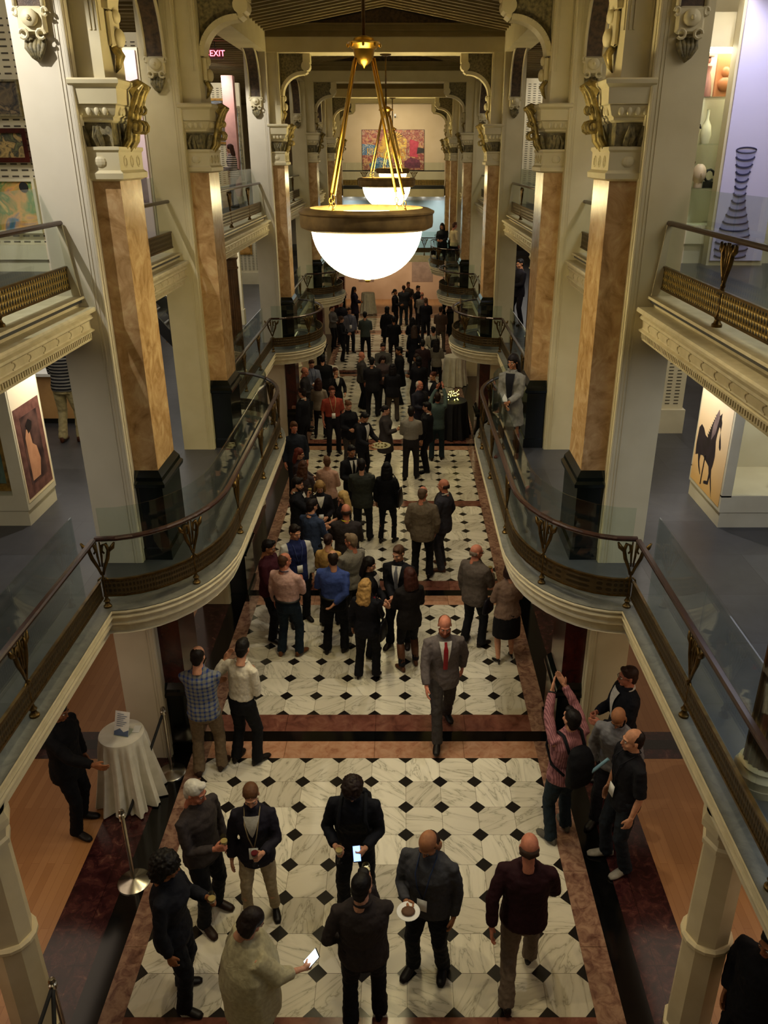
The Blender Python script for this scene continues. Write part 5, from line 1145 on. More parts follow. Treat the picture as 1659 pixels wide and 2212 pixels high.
    for e in ex:
        if e.startswith('lanyard'):
            col = '#' + e.split('#')[1] if '#' in e else '#3a4a6a'
            q = MB(); q.tube([front(-.004, 1.10), front(-.04, 1.25), front(-.065, 1.4), B((-.075, -.02, 1.478)), B((-.05, .075, 1.50)), B((.05, .075, 1.50)), B((.075, -.02, 1.478)), front(.065, 1.4), front(.04, 1.25), front(.004, 1.10)], .006 * s, 6)
            lan = put('lanyard', Acc().add(np.array([tuple(p) for p in q.v]), q.f).mesh('lanyard', [cmat(col)]), root)
            q = MB(); a, b_ = front(-.045, 1.11), front(.045, .98); o = Vector((0, -.012, 0)); q.add([Vector((-.045 * s, a.y, a.z)) + o, Vector((.045 * s, a.y, a.z)) + o, Vector((.045 * s, b_.y, b_.z)) + o, Vector((-.045 * s, b_.y, b_.z)) + o, Vector((-.045 * s, a.y, a.z)) + o * 1.3, Vector((.045 * s, a.y, a.z)) + o * 1.3, Vector((.045 * s, b_.y, b_.z)) + o * 1.3, Vector((-.045 * s, b_.y, b_.z)) + o * 1.3], [(0, 1, 2, 3), (4, 5, 6, 7), (0, 1, 5, 4), (1, 2, 6, 5), (2, 3, 7, 6), (3, 0, 4, 7)])
            put('badge', Acc().add(np.array([tuple(p) for p in q.v]), q.f).mesh('badge', [M['white']]), lan)
        if e == 'backlanyard':
            q = MB(); q.tube([B((-.075, -.0, 1.47)), B((-.05, .078, 1.495)), B((0, .092, 1.49)), B((.05, .078, 1.495)), B((.075, .0, 1.47))], .008 * s, 6); put('lanyard', Acc().add(np.array([tuple(p) for p in q.v]), q.f).mesh('lanyard', [cmat('#26324a')]), root)
        if e == 'yellowneck':
            q = MB(); q.tube([B((.068 * math.cos(a), .012 + .068 * math.sin(a), 1.478)) for a in [2 * PI * k / 16 for k in range(16)]], .011 * s, 6, closed=True); put('lanyard', Acc().add(np.array([tuple(p) for p in q.v]), q.f).mesh('lanyard', [cmat('#c8b830')]), root)
        if e == 'apronvest':
            pass
        if e == 'belt':
            q = MB(); q.tube([Vector((.172 * bw * math.cos(a), .134 * bw * math.sin(a), 1.01)) * s for a in [2 * PI * k / 24 for k in range(24)]], .016 * s, 6, closed=True); put('belt', Acc().add(np.array([tuple(p) for p in q.v]), q.f).mesh('belt', [M['dark']]), root)
        if e == 'watch':
            q = MB(); w, z, x, y_ = hw[1]; c = hd[1] + (elb[1] - hd[1]).normalized() * .01; z, x = frame(hd[1] - elb[1], (0, 0, 1)); y2 = z.cross(x)
            q.tube([c + (x * math.cos(a) + y2 * math.sin(a)) * .033 * s for a in [2 * PI * k / 12 for k in range(12)]], .009 * s, 6, closed=True); put('watch', Acc().add(np.array([tuple(p) for p in q.v]), q.f).mesh('watch', [M['dark']]), root)
    Mw = Matrix.Translation((X, Y, Z)) @ Matrix.Rotation(R(face), 4, 'Z')
    out = {'hands': [Mw @ h[0] for h in hw], 'rot': Mw, 's': s, 'back': lambda x, z: Mw @ back(x, z), 'front': lambda x, z: Mw @ front(x, z), 'B': lambda p: Mw @ B(p), 'root': root, 'face': R(face)}
    return out
def wine_glass(p, lab, red=False, tilt=0):
    t = thing('wine_glass', lab, 'glass', (p.x, p.y, p.z - .05), 0, 'drinks held by guests'); t.rotation_euler = (tilt, 0, 0)
    MB().lathe(0, 0, [(.034, -.04), (.03, -.036), (.005, -.03), (.004, .05)], 14).build('foot', M['cglass'], t, smooth='auto')
    MB().lathe(0, 0, [(.004, .05), (.028, .07), (.036, .1), (.035, .13), (.028, .165), (.029, .165)], 16).build('glass_bowl', M['cglass'], t, smooth='auto')
    MB().lathe(0, 0, [(.004, .053), (.026, .071), (.033, .1), (.032, .11)], 14).build('drink', mat('drink red', '#5a1018', None, .2) if red else mat('drink pale', '#a89058', None, .2), t, smooth='auto')
def bottle(p, lab, c='#dfe3e6'):
    t = thing('drink_bottle', lab, 'bottle', (p.x, p.y, p.z - .07)); MB().lathe(0, 0, [(.026, 0), (.028, .02), (.028, .11), (.012, .15), (.012, .18)], 14).build('bottle_body', mat('bottle', c, None, .2), t, smooth='auto'); MB().lathe(0, 0, [(.013, .18), (.013, .195)], 10).build('cap', M['white'], t)
def phone(p, rot, lab, col=(.25, .45, 1), st=3.0, big=1):
    t = thing('phone', lab, 'phone', tuple(p)); t.rotation_euler = rot
    MB().cbox(-.037 * big, -.075 * big, -.004, .037 * big, .075 * big, .004, .004).build('case', M['dark'], t); MB().box(-.033 * big, -.066 * big, .0042, .033 * big, .066 * big, .0052).build('screen', emis('screen glow', col, st), t)
def backpack(pd, lab, c='#0a0b10', big=1.0):
    f = pd['face']; o = pd['back'](0, 1.16); t = thing('backpack', lab, 'backpack', tuple(o), f); s = pd['s'] * big
    q = MB(); rs = []
    for z, rx, y1 in ((-.24, .10, .09), (-.22, .145, .14), (-.05, .16, .19), (.1, .155, .16), (.2, .12, .10), (.23, .07, .05)):
        rs.append([(rx * s * math.copysign(abs(math.cos(a)) ** .7, math.cos(a)), (y1 / 2 + y1 / 2 * math.copysign(abs(math.sin(a)) ** .8, math.sin(a))) * s, z * s) for a in [2 * PI * k / 18 for k in range(18)]])
    q.rings(rs); v, fc = bake(q, .014, 3, .014, .08); put('pack', Acc().add(v, fc).mesh('pack', [cmat(c)]), t)
    inv = (Matrix.Translation(o) @ Matrix.Rotation(f, 4, 'Z')).inverted()
    for sg in (-1, 1):
        P = [pd['back'](sg * .1, 1.32), pd['B']((sg * .11, .05, 1.475)), pd['B']((sg * .115, -.04, 1.465)), pd['front'](sg * .125, 1.36), pd['front'](sg * .15, 1.2), pd['B']((sg * .2, .02, 1.1)), pd['back'](sg * .12, 1.02)]
        q = MB().tube([inv @ p for p in P], .02 * s, 7, flat=.6); q.build('strap', cmat('#14161c'), t, smooth=True)
def handbag(pd, side, z, lab, c='#0c0a0c', w=.16, h=.22, strap=True, y=.02):
    o = pd['B']((side * .27, y, z)); t = thing('handbag', lab, 'handbag', tuple(o), pd['face']); q = MB(); rs = []
    for zz, k in ((-h / 2, .75), (-h / 2 + .02, 1), (0, .95), (h / 2 - .02, .7), (h / 2, .5)): rs.append([(.045 * k * math.cos(a), w * k * math.sin(a), zz) for a in [2 * PI * j / 16 for j in range(16)]])
    q.rings(rs); q.build('bag_body', cmat(c, None, None, .4), t, smooth='auto')
    if strap:
        inv = (Matrix.Translation(o) @ Matrix.Rotation(pd['face'], 4, 'Z')).inverted(); P = [o + Vector((0, 0, h / 2 - .01)), pd['B']((side * .225, -.07, 1.3)), pd['B']((side * .15, -.01, 1.49)), pd['B']((side * .225, .08, 1.3)), o + Vector((0, 0, h / 2 - .01))]
        MB().tube([inv @ p for p in P], .008, 6).build('strap', cmat(c, None, None, .4), t, smooth=True)
# ------------------------------------------------------------------ who stands where
# x, y, height, facing (0 = towards the camera, 90 = to the right of the photo, 180 = away), sex, build, hair, hair colour, skin, top, colour, lower, colour, shoes, pose, lean, head turn, head pitch, extras, pattern, second colour, label
G = {}
def P_(k, x, y, h, face, sex, bw, hs, hc, sk, top, tc, low, lc, sc, pose, lean, hy, hp, ex, label, pat=None, c2=None, z=0, stance=None, lod=None):
    G[k] = person(x, y, z, h, face, sex, bw, hs, hc, sk, top, tc, low, lc, sc, pose, label, lean, hy, hp, tuple(ex.split()), True, pat, c2, stance, lod)
BK, BR, DB, GY, WH, BL, RD = '#15100d', '#4a2f1c', '#281a11', '#6a6258', '#c9c4b8', '#a8834e', '#5a2818'
P_(1, -1.57, 5.74, 1.75, 58, 'm', 1.12, 'short', WH, 'r', 'shirt', '#37302f', 'trousers', '#15161b', '#2a1a12', 'glassR', 0, 15, 14, '', 'person with white hair in a dark collared shirt holding a tall glass, lower left')
P_(2, -1.63, 4.88, 1.76, 88, 'f', 1.08, 'bigcurly', BK, 't', 'cardigan', '#14151d', 'trousers', '#12131a', BK, 'glassL', 2, 10, 10, '', 'person with bushy black curls all in black holding a wine glass, lower left')
P_(3, -0.90, 4.42, 1.63, 118, 'f', 1.05, 'bob', '#1d1310', 'l', 'poncho', '#a39a7a', 'slim', '#17151a', BK, 'shawl', 6, -10, 28, '', 'person wrapped in a beige shawl looking at a lit phone, bottom left')
P_(4, -1.05, 5.76, 1.70, 4, 'f', .98, 'pony', '#5c3c24', 'l', 'cardigan', '#1d1a24', 'slim', '#9a8a6e', BK, 'glassL', 0, 4, 20, 'lanyard#8a7a5a vneck', 'person in a black cardigan, khaki trousers and badge, lower left', None, '#b8b4a8')
P_(5, -0.10, 5.88, 1.76, -4, 'm', 1.06, 'curly', '#20130d', 'l', 'sweater', '#0f1017', 'trousers', '#0e0f15', BK, 'phone', 6, 0, 48, '', 'person in black with a backpack looking down at a blue lit phone')
P_(6, 0.03, 4.68, 1.75, 184, 'm', 1.22, 'short', '#0f0b0a', 'l', 'shirt', '#2b2423', 'trousers', '#14151b', BK, 'drinkR', 0, -25, 6, 'collar', 'person with dark hair seen from behind in a brown black shirt, bottom centre')
P_(7, 0.60, 5.18, 1.76, -22, 'm', 1.30, 'ring', '#2a1810', 'm', 'shirt', '#3b3b3f', 'trousers', '#101219', BK, 'glassR', 3, -10, 34, 'lanyard#25304a', 'heavy balding person in a loose grey shirt looking down, lower centre right')
P_(8, 1.42, 5.00, 1.80, 172, 'm', 1.10, 'ring', '#3a2a20', 'r', 'sweater', '#280d14', 'trousers', '#6a5c50', BK, 'walk', 3, 0, 10, '', 'person in a dark maroon sweater and taupe trousers walking away, lower right')
P_(9, 0.88, 8.55, 1.82, 6, 'm', 1.05, 'thin', '#6a3a22', 'r', 'jacket', '#5b524f', 'trousers', '#3b3634', BK, 'walk', 2, -5, 14, 'suit tie#8c1a22 beard', 'person striding to the camera in a grey suit with a red tie', None, None, 0, (.10, .34), 0)
P_(10, -2.02, 7.83, 1.80, 182, 'm', 1.06, 'thin', '#1a120d', 'l', 'shirt', '#7c7c74', 'trousers', '#6b5a44', '#33231a', 'cross', 2, -8, 14, '', 'person in a blue and grey plaid shirt seen from behind beside the white shirt', 'plaid', '#2a3c72')
P_(11, -1.60, 8.0, 1.76, 150, 'm', .98, 'short', BK, 'l', 'shirt', '#cdc4b0', 'trousers', '#0f1014', BK, 'hugR', 8, 18, 18, 'collar tuck', 'person in a white shirt leaning towards the one in plaid')
P_(12, -3.32, 6.92, 1.76, 80, 'm', 1.08, 'long', '#080606', 't', 'jacket', '#0a090b', 'trousers', '#0a0a0d', BK, 'reachR', 2, 0, 14, '', 'silhouetted person in black beside the white table, left edge')
P_(13, 2.11, 6.80, 1.76, 205, 'm', 1.14, 'short', '#120c0b', 'l', 'shirt', '#a06c70', 'trousers', '#1c2830', '#5a564e', 'up', -2, 0, -8, 'watch', 'person in a pink striped shirt holding both arms up to take a picture', 'vstripe', '#74484e')
P_(14, 2.66, 6.40, 1.80, -78, 'm', 1.08, 'thin', '#1a1110', 'l', 'tshirt', '#101016', 'jeans', '#1a2028', '#8a8478', 'down', 0, -10, 0, 'lanyard#1a1a22', 'person in a black T-shirt and jeans with a badge, lower right')
P_(15, 2.70, 6.98, 1.73, -28, 'm', 1.0, 'bald', BK, 'm', 'sweater', '#77767a', 'trousers', '#1b1b22', BK, 'down', 10, -5, 34, 'beard', 'bald bearded person in a light grey sweater looking down, right side')
P_(16, 2.90, 7.50, 1.78, -85, 'm', 1.05, 'short', '#33221a', 'r', 'jacket', '#15161c', 'trousers', '#14151b', BK, 'both', 0, -5, 4, 'suit glasses', 'person with glasses in a black jacket and white shirt by the cream pier, right side')
P_(17, 3.12, 4.18, 1.76, -60, 'm', 1.15, 'short', '#080606', 't', 'jacket', '#0b0b10', 'trousers', '#0a0a0e', BK, 'pockets', 0, 0, 10, '', 'dark figure cut by the bottom right corner of the picture')
P_(18, -1.69, 10.87, 1.72, 75, 'm', 1.08, 'short', '#120c0a', 'm', 'sweater', '#3f1620', 'trousers', '#121318', BK, 'both', 2, 10, 14, '', 'person in a dark red sweater at the left end of the middle group')
P_(19, -1.35, 10.38, 1.74, 158, 'm', 1.16, 'thin', '#4a3020', 'r', 'shirt', '#c09a90', 'jeans', '#1a2632', '#6a4228', 'glassR', 0, -25, 8, 'belt tuck backlanyard', 'person in a pale pink shirt and jeans seen from behind')
P_(20, -1.32, 11.36, 1.74, 25, 'm', 1.04, 'short', '#1a110c', 'l', 'jacket', '#1c2450', 'trousers', '#15161c', BK, 'down', 0, 20, 12, 'lanyard#3a4670', 'person in a navy and white zip jacket with a badge', 'raglan', '#b9b7b0')
P_(21, -0.66, 10.46, 1.74, 168, 'm', 1.20, 'thin', '#241811', 'l', 'shirt', '#3a4c8a', 'trousers', '#101116', BK, 'hipback', 0, 28, 6, 'tuck belt', 'person in a bright blue shirt with one hand behind the back')
P_(22, -1.18, 12.33, 1.74, 150, 'm', 1.02, 'short', '#181110', 'l', 'shirt', '#2d3850', 'trousers', '#14161d', BK, 'both', 4, -10, 10, 'collar', 'person in a slate blue shirt behind the one in the navy and white jacket')
P_(23, -1.52, 13.29, 1.77, 88, 'm', 1.0, 'short', '#140d0a', 'l', 'jacket', '#16161b', 'trousers', '#14141a', BK, 'drinkR', 0, 5, 14, 'suit beard', 'bearded person in a black suit drinking, left of the middle crowd')
P_(24, -1.13, 13.48, 1.65, 8, 'f', 1.02, 'long', '#9a7848', 'l', 'cardigan', '#120f14', 'trousers', '#121217', BK, 'both', 2, 0, 26, 'lanyard#2a2a30 vneck', 'person with long fair hair in black looking down in the middle crowd')
P_(25, -0.67, 12.96, 1.65, -75, 'f', .98, 'xlong', '#b3935a', 'l', 'tank', '#15131a', 'skirt', '#15131a', BK, 'both', 0, -10, 10, '', 'person with very long blond hair in a sleeveless black dress')
P_(26, -0.57, 12.14, 1.75, 176, 'm', 1.18, 'ring', '#2a1c14', 'r', 'sweater', '#2c2626', 'trousers', '#17171c', BK, 'both', 0, 15, 6, 'yellowneck', 'balding person in a dark grey sweater with a yellow lanyard seen from behind')
P_(27, -0.80, 11.26, 1.62, 170, 'f', 1.0, 'bun', '#33201a', 'l', 'sweater', '#a8854e', 'trousers', '#1c1b20', BK, 'both', 2, 0, 8, '', 'person in a tan sweater half hidden in the middle group')
P_(28, -0.42, 11.05, 1.73, -140, 'm', 1.08, 'short', '#7a6650', 'r', 'shirt', '#7d776c', 'trousers', '#1f2026', BK, 'both', 0, 25, 6, '', 'older person in a grey buttoned shirt with fair greying hair', 'check', '#6a655c')
P_(29, -0.13, 10.42, 1.66, 68, 'f', .96, 'long', '#120c0b', 'l', 'cardigan', '#111015', 'trousers', '#101015', BK, 'clasp', 0, 5, 12, 'vneck', 'person with long black hair in a black jacket and white blouse', None, '#b8b0a4')
P_(30, -0.15, 9.78, 1.64, 165, 'f', 1.02, 'wavy', '#a8824a', 'l', 'cardigan', '#0f0e13', 'trousers', '#0e0e13', BK, 'glassR', 0, -15, 8, 'heels', 'person with wavy blond hair in black carrying a black shoulder bag')
P_(31, 0.31, 10.66, 1.74, -15, 'm', 1.04, 'short', '#4a3222', 'l', 'jacket', '#121116', 'trousers', '#121116', '#20140e', 'clasp', 2, -18, 12, 'suit tie#6a6a6e', 'person in a black suit and grey patterned tie facing the auburn haired one')
P_(32, 0.46, 10.04, 1.68, -160, 'f', 1.02, 'long', '#3a1c14', 'l', 'jacket', '#16110f', 'boots', '#131218', '#5a3826', 'both', 0, 12, 8, 'kneeboots', 'person with auburn hair in a dark jacket and tall brown boots')
P_(33, 1.46, 10.66, 1.74, 140, 'm', 1.12, 'ring', '#6a5a4c', 'r', 'jacket', '#544a42', 'trousers', '#121217', BK, 'glassR', 0, -30, 6, 'glasses', 'bald person in a taupe blazer at the right of the middle group')
P_(34, 1.91, 10.22, 1.66, 195, 'f', 1.14, 'bob', '#2a1812', 'l', 'sweater', '#7a6254', 'skirt', '#0d0c10', BK, 'both', 0, 0, 6, 'heels', 'person in a brown top, black skirt and heels below the right balcony')
P_(35, 0.72, 12.83, 1.78, 172, 'm', 1.12, 'thin', '#5a4636', 'r', 'jacket', '#5c5042', 'trousers', '#121216', BK, 'pockets', 0, -20, 8, '', 'person in a tan tweed jacket seen from behind on the open floor', 'knit', '#6f6250')
P_(36, 1.10, 13.19, 1.78, -115, 'm', 1.04, 'ring', '#2a1c14', 'r', 'jacket', '#2f2d33', 'trousers', '#2c2a30', '#4a2c1c', 'pocketR', 0, 0, 6, 'suit', 'person in a charcoal suit facing left beside the tweed jacket')
P_(37, 0.07, 14.30, 1.68, 165, 'f', 1.0, 'long', '#0a0808', 't', 'jacket', '#0a0a0e', 'slim', '#0a0a0e', BK, 'down', 0, 10, 8, '', 'person in black silhouetted on the white marble with a large shoulder bag')
P_(38, -0.41, 14.36, 1.72, 178, 'm', 1.14, 'short', '#140e0c', 'l', 'jacket', '#2e302a', 'trousers', '#17181d', BK, 'both', 0, 0, 8, '', 'person in a dark olive hooded jacket seen from behind')
P_(39, -1.11, 14.75, 1.64, 170, 'f', 1.10, 'short', '#5a3c26', 'l', 'sweater', '#b58d78', 'trousers', '#1a1a1f', BK, 'both', 0, 20, 6, '', 'short haired person in a peach pink sweater seen from behind')
P_(40, -0.65, 15.17, 1.72, 20, 'm', .98, 'short', '#0d0909', 'm', 'jacket', '#101015', 'trousers', '#101015', BK, 'both', 0, 8, 12, 'suit tie#101010', 'server in a black suit and black tie in the upper middle crowd')
P_(41, -1.71, 15.2, 1.65, 75, 'f', 1.04, 'long', '#5a2418', 'l', 'cardigan', '#2a2024', 'trousers', '#1a181d', BK, 'both', 0, 5, 10, 'glasses', 'red haired person with glasses by the left balcony')
P_(42, -1.55, 14.54, 1.62, 160, 'f', 1.08, 'wavy', '#4a2c1c', 'l', 'cardigan', '#3c3234', 'trousers', '#1d1c21', BK, 'both', 0, 0, 10, '', 'person with long brown curls seen from behind by the left balcony')
P_(43, -1.97, 16.56, 1.77, 20, 'm', 1.10, 'short', '#4a2e1c', 'r', 'shirt', '#1c2029', 'trousers', '#15171c', BK, 'down', 0, 0, 10, '', 'broad person in a dark navy shirt facing the camera, left edge of the crowd')
P_(44, 0.57, 17.71, 1.76, 176, 'm', 1.08, 'short', '#17100d', 'l', 'shirt', '#8a8377', 'trousers', '#221e20', BK, 'both', 0, 0, 8, 'tuck', 'person in a fine checked beige shirt seen from behind', 'check', '#6e685e')
P_(45, 0.96, 18.22, 1.72, -110, 'm', 1.0, 'short', '#0e0b0b', 'l', 'jacket', '#0d0d12', 'trousers', '#0d0d12', BK, 'down', 0, 0, 10, 'suit', 'slim person in a black suit facing left beside the checked shirt')
P_(46, 1.23, 19.0, 1.74, 178, 'm', 1.06, 'short', '#241710', 'r', 'shirt', '#485854', 'trousers', '#1c2a30', BK, 'up', 0, 0, -4, '', 'person in a teal striped shirt raising a camera', 'vstripe', '#38464a')
P_(47, 0.81, 20.18, 1.72, 40, 'm', 1.12, 'thin', '#b3a794', 'r', 'jacket', '#1c1b24', 'trousers', '#17161d', BK, 'both', 0, 10, 12, '', 'grey haired person in a dark leather jacket')
P_(48, 1.20, 21.3, 1.67, -40, 'f', .98, 'bun', '#4a2418', 'l', 'cardigan', '#131118', 'trousers', '#131118', BK, 'both', 0, -10, 12, 'vneck', 'person with swept back auburn hair in a black jacket near the yellow lights')
P_(49, -0.03, 18.11, 1.68, 85, 'f', 1.04, 'pony', '#120d0c', 'l', 'coat', '#3a3432', 'slim', '#101015', BK, 'glassR', 0, 0, 8, 'glasses', 'person with a dark ponytail in a long grey coat facing right')
P_(50, -0.56, 17.5, 1.72, 55, 'm', .98, 'short', '#0d0a0a', 'm', 'jacket', '#0f0f14', 'trousers', '#0e0e13', BK, 'tray', 6, 0, 30, 'suit', 'server in black bending over a round tray of food')
P_(51, -0.92, 18.5, 1.68, 30, 'f', 1.06, 'bun', '#5a3620', 'l', 'jacket', '#0f0f15', 'trousers', '#3a332f', BK, 'both', 0, 10, 20, '', 'person in a black jacket and grey trousers behind the tray')
P_(52, -1.38, 19.49, 1.76, 12, 'm', 1.16, 'short', '#4a2418', 'r', 'polo', '#8c3a2c', 'trousers', '#16141a', BK, 'down', 0, 4, 6, 'tuck lanyard#b8a878', 'person in a bright red shirt with a badge')
P_(53, -1.84, 20.72, 1.64, 170, 'f', 1.0, 'long', '#3a2018', 'l', 'sweater', '#8d8071', 'slim', '#121116', BK, 'both', 0, 0, 8, '', 'person in a pale patterned sweater seen from behind at the left', 'check', '#6f6458')
P_(54, -2.11, 19.45, 1.72, -120, 'm', 1.04, 'short', '#1c120e', 'l', 'jacket', '#101016', 'trousers', '#101016', BK, 'glassR', 0, 0, 8, 'suit', 'person in a dark suit facing left under the left balcony')
P_(55, -1.46, 21.76, 1.68, 20, 'f', 1.0, 'bun', '#3a2018', 'l', 'cardigan', '#121016', 'trousers', '#121016', BK, 'faceR', 0, 10, 8, 'vneck', 'person in black raising one hand beside the face')
P_(56, -2.28, 21.45, 1.76, 80, 'm', 1.06, 'ring', '#5a4030', 'r', 'shirt', '#2a2628', 'trousers', '#17161a', BK, 'both', 0, 0, 14, '', 'bald ruddy person in a dark shirt under the left balcony')
P_(57, -2.2, 22.48, 1.73, 30, 'm', 1.04, 'short', '#3a261c', 'l', 'shirt', '#6d7080', 'trousers', '#1a1b21', BK, 'both', 0, 0, 20, 'lanyard#22304a', 'person in a light blue grey shirt with a lanyard under the left balcony', 'check', '#585b6a')
P_(58, -1.92, 22.88, 1.78, 185, 'm', 1.26, 'short', '#0c0909', 'l', 'coat', '#0b0b0f', 'trousers', '#0c0c10', BK, 'both', 0, 0, 8, '', 'large person in a black coat seen from behind by the distant white table')
P_(59, -0.83, 23.49, 1.72, 100, 'm', 1.10, 'bald', BK, 'r', 'sweater', '#3a3634', 'jeans', '#141720', BK, 'down', 0, 10, 8, '', 'bald person in a charcoal sweater and jeans')
P_(60, -0.49, 22.65, 1.75, 172, 'm', 1.08, 'short', '#0d0a0a', 'l', 'jacket', '#1c1b20', 'trousers', '#1a191e', BK, 'both', 0, 0, 8, 'collar', 'person in a dark suit seen from behind, centre of the far crowd')
P_(61, -0.22, 24.58, 1.75, 5, 'm', 1.14, 'short', '#1d1310', 'r', 'shirt', '#4a4642', 'trousers', '#1a191d', BK, 'both', 0, 0, 20, '', 'broad person in a grey shirt facing the camera in the far crowd')
P_(62, -0.2, 23.4, 1.64, 15, 'f', 1.04, 'long', '#20130f', 'l', 'sweater', '#4f4142', 'trousers', '#17161b', BK, 'both', 0, 0, 30, '', 'person with dark hair in a mauve patterned top, far crowd', 'check', '#3a2f32')
P_(63, 0.10, 22.18, 1.68, 180, 'f', 1.12, 'long', '#120c0b', 'l', 'jacket', '#141318', 'trousers', '#4a4038', BK, 'both', 0, 0, 8, '', 'person in a black jacket and brown grey trousers seen from behind, far crowd')
P_(64, 0.29, 23.99, 1.76, -85, 'm', 1.0, 'short', '#0c0909', 't', 'coat', '#0c0c10', 'trousers', '#0c0c10', BK, 'down', 0, 0, 8, '', 'person in a long black coat facing left, far crowd')
P_(65, -0.99, 29.89, 1.76, 178, 'm', 1.06, 'short', '#120e0c', 'l', 'shirt', '#3d4541', 'trousers', '#0f1014', BK, 'both', 0, 0, 6, '', 'person in a grey green shirt standing alone with the back to the camera')
P_(66, -1.63, 30.97, 1.72, 20, 'm', 1.04, 'short', '#2c1d16', 'l', 'shirt', '#6a6a76', 'trousers', '#17181f', BK, 'down', 0, 0, 10, 'lanyard#2a3550', 'person in a light checked shirt at the left of the far floor', 'check', '#55555f')
P_(67, -1.85, 29.6, 1.65, 80, 'f', 1.0, 'long', '#3a2418', 'l', 'cardigan', '#0f0e13', 'trousers', '#0f0e13', BK, 'both', 0, 0, 10, '', 'person in black facing right beside the light checked shirt, far left')
P_(68, -0.20, 31.3, 1.70, 172, 'f', 1.10, 'hood', '#060506', 't', 'coat', '#0a090c', 'trousers', '#0a090c', BK, 'down', 0, 0, 6, '', 'hooded figure in black on the far floor')
P_(69, 0.07, 29.2, 1.72, 185, 'm', 1.08, 'short', '#0d0909', 't', 'jacket', '#0d0c10', 'trousers', '#17161a', BK, 'both', 0, 0, 6, '', 'person in a black jacket just in front of the hooded figure')
P_(70, 0.07, 35.57, 1.72, 75, 'f', .98, 'pony', '#120c0b', 'm', 'jacket', '#0e0d12', 'trousers', '#0e0d12', BK, 'both', 0, 0, 8, 'suit', 'server in black with a white collar at the far end')
P_(71, 0.45, 36.42, 1.77, 178, 'm', 1.14, 'thin', '#2a1c15', 'r', 'jacket', '#2a2a30', 'jeans', '#27303a', BK, 'both', 0, 0, 8, '', 'person in a grey jacket and jeans seen from behind at the far end')
P_(72, 0.66, 37.4, 1.76, 20, 'm', 1.04, 'short', '#4a3626', 'r', 'jacket', '#3a2f2a', 'trousers', '#2a2624', BK, 'both', 0, 0, 8, '', 'person facing the camera behind the grey jacket at the far end')
P_(73, 1.08, 36.36, 1.75, 40, 'm', 1.0, 'short', '#0e0a0a', 'l', 'jacket', '#17151a', 'trousers', '#17151a', BK, 'both', 0, 0, 10, '', 'dark haired person in black by the glowing tablet, far end')
P_(74, 1.22, 34.9, 1.70, 170, 'm', 1.12, 'ring', '#6a584a', 'r', 'sweater', '#6f675e', 'trousers', '#17161b', BK, 'both', 0, 0, 8, '', 'balding person in a light grey sweater at the far end')
P_(75, 1.34, 33.25, 1.72, 176, 'm', 1.10, 'short', '#4a3426', 'r', 'jacket', '#111117', 'trousers', '#17171c', BK, 'both', 0, 0, 8, '', 'person in a black jacket holding a glowing tablet, far right')
P_(76, 1.85, 31.1, 1.74, 170, 'm', 1.08, 'short', '#2a1c14', 'l', 'sweater', '#4a3a30', 'trousers', '#4f443a', BK, 'both', 0, 0, 8, '', 'person in brown and tan clothes below the far right balcony bow')
P_(77, 0.75, 29.33, 1.66, 175, 'f', 1.04, 'long', '#0b0808', 't', 'jacket', '#0c0b10', 'trousers', '#0c0b10', BK, 'both', 0, 0, 8, '', 'person with black hair in a black jacket on the far floor, right of centre')
P_(78, 0.79, 27.69, 1.68, 178, 'f', 1.0, 'xlong', '#3d2c22', 'l', 'dress', '#0e0f17', 'slim', '#0d0d14', BK, 'down', 0, 0, 8, '', 'person with very long brown hair in a dark dress carrying a handbag')
P_(79, 1.02, 25.27, 1.70, 180, 'm', 1.0, 'short', '#0f0b0a', 'l', 'sweater', '#2a1a1c', 'trousers', '#17151a', BK, 'both', 0, 0, 6, '', 'person in a dark wine sweater seen from behind, right of the far crowd')
P_(80, 1.48, 25.67, 1.65, 165, 'f', 1.02, 'xlong', '#140e0c', 'l', 'cardigan', '#6e675c', 'slim', '#121117', BK, 'both', 0, 0, 8, '', 'person with long black hair in a pale grey cardigan at the right')
P_(81, 1.42, 27.3, 1.72, 190, 'm', 1.0, 'short', '#0d0a0a', 'l', 'shirt', '#a39c8c', 'trousers', '#17171c', BK, 'both', 0, 0, 6, '', 'person in a white shirt with a dark backpack at the far right')
P_(82, 0.85, 22.9, 1.70, 185, 'f', 1.12, 'hood', '#0a0808', 't', 'coat', '#0d0b10', 'trousers', '#0d0b10', BK, 'both', 0, 0, 8, '', 'person in a long black coat behind the grey haired one')
P_(83, 0.80, 23.6, 1.63, -60, 'f', 1.04, 'long', '#281812', 'm', 'cardigan', '#1c1719', 'trousers', '#17151a', BK, 'both', 0, 0, 12, '', 'person in dark brown with a small bag, far crowd right of centre')
P_(84, -1.73, 36.23, 1.72, 100, 'f', 1.06, 'xlong', '#150f18', 't', 'coat', '#1c1424', 'trousers', '#151019', BK, 'both', 0, 0, 8, '', 'person in a dark purple coat beside the farthest pale table')
P_(85, -2.35, 31.86, 1.66, 60, 'f', 1.02, 'pony', '#3a261a', 'l', 'sweater', '#56524e', 'trousers', '#17161a', BK, 'both', 0, 0, 10, '', 'person in a grey sweater under the second left balcony bow')
P_(86, -2.05, 32.6, 1.72, 10, 'm', 1.06, 'short', '#1a120f', 'l', 'jacket', '#15131a', 'trousers', '#131217', BK, 'both', 0, 0, 10, '', 'person in a black jacket beside the grey sweater, far left')
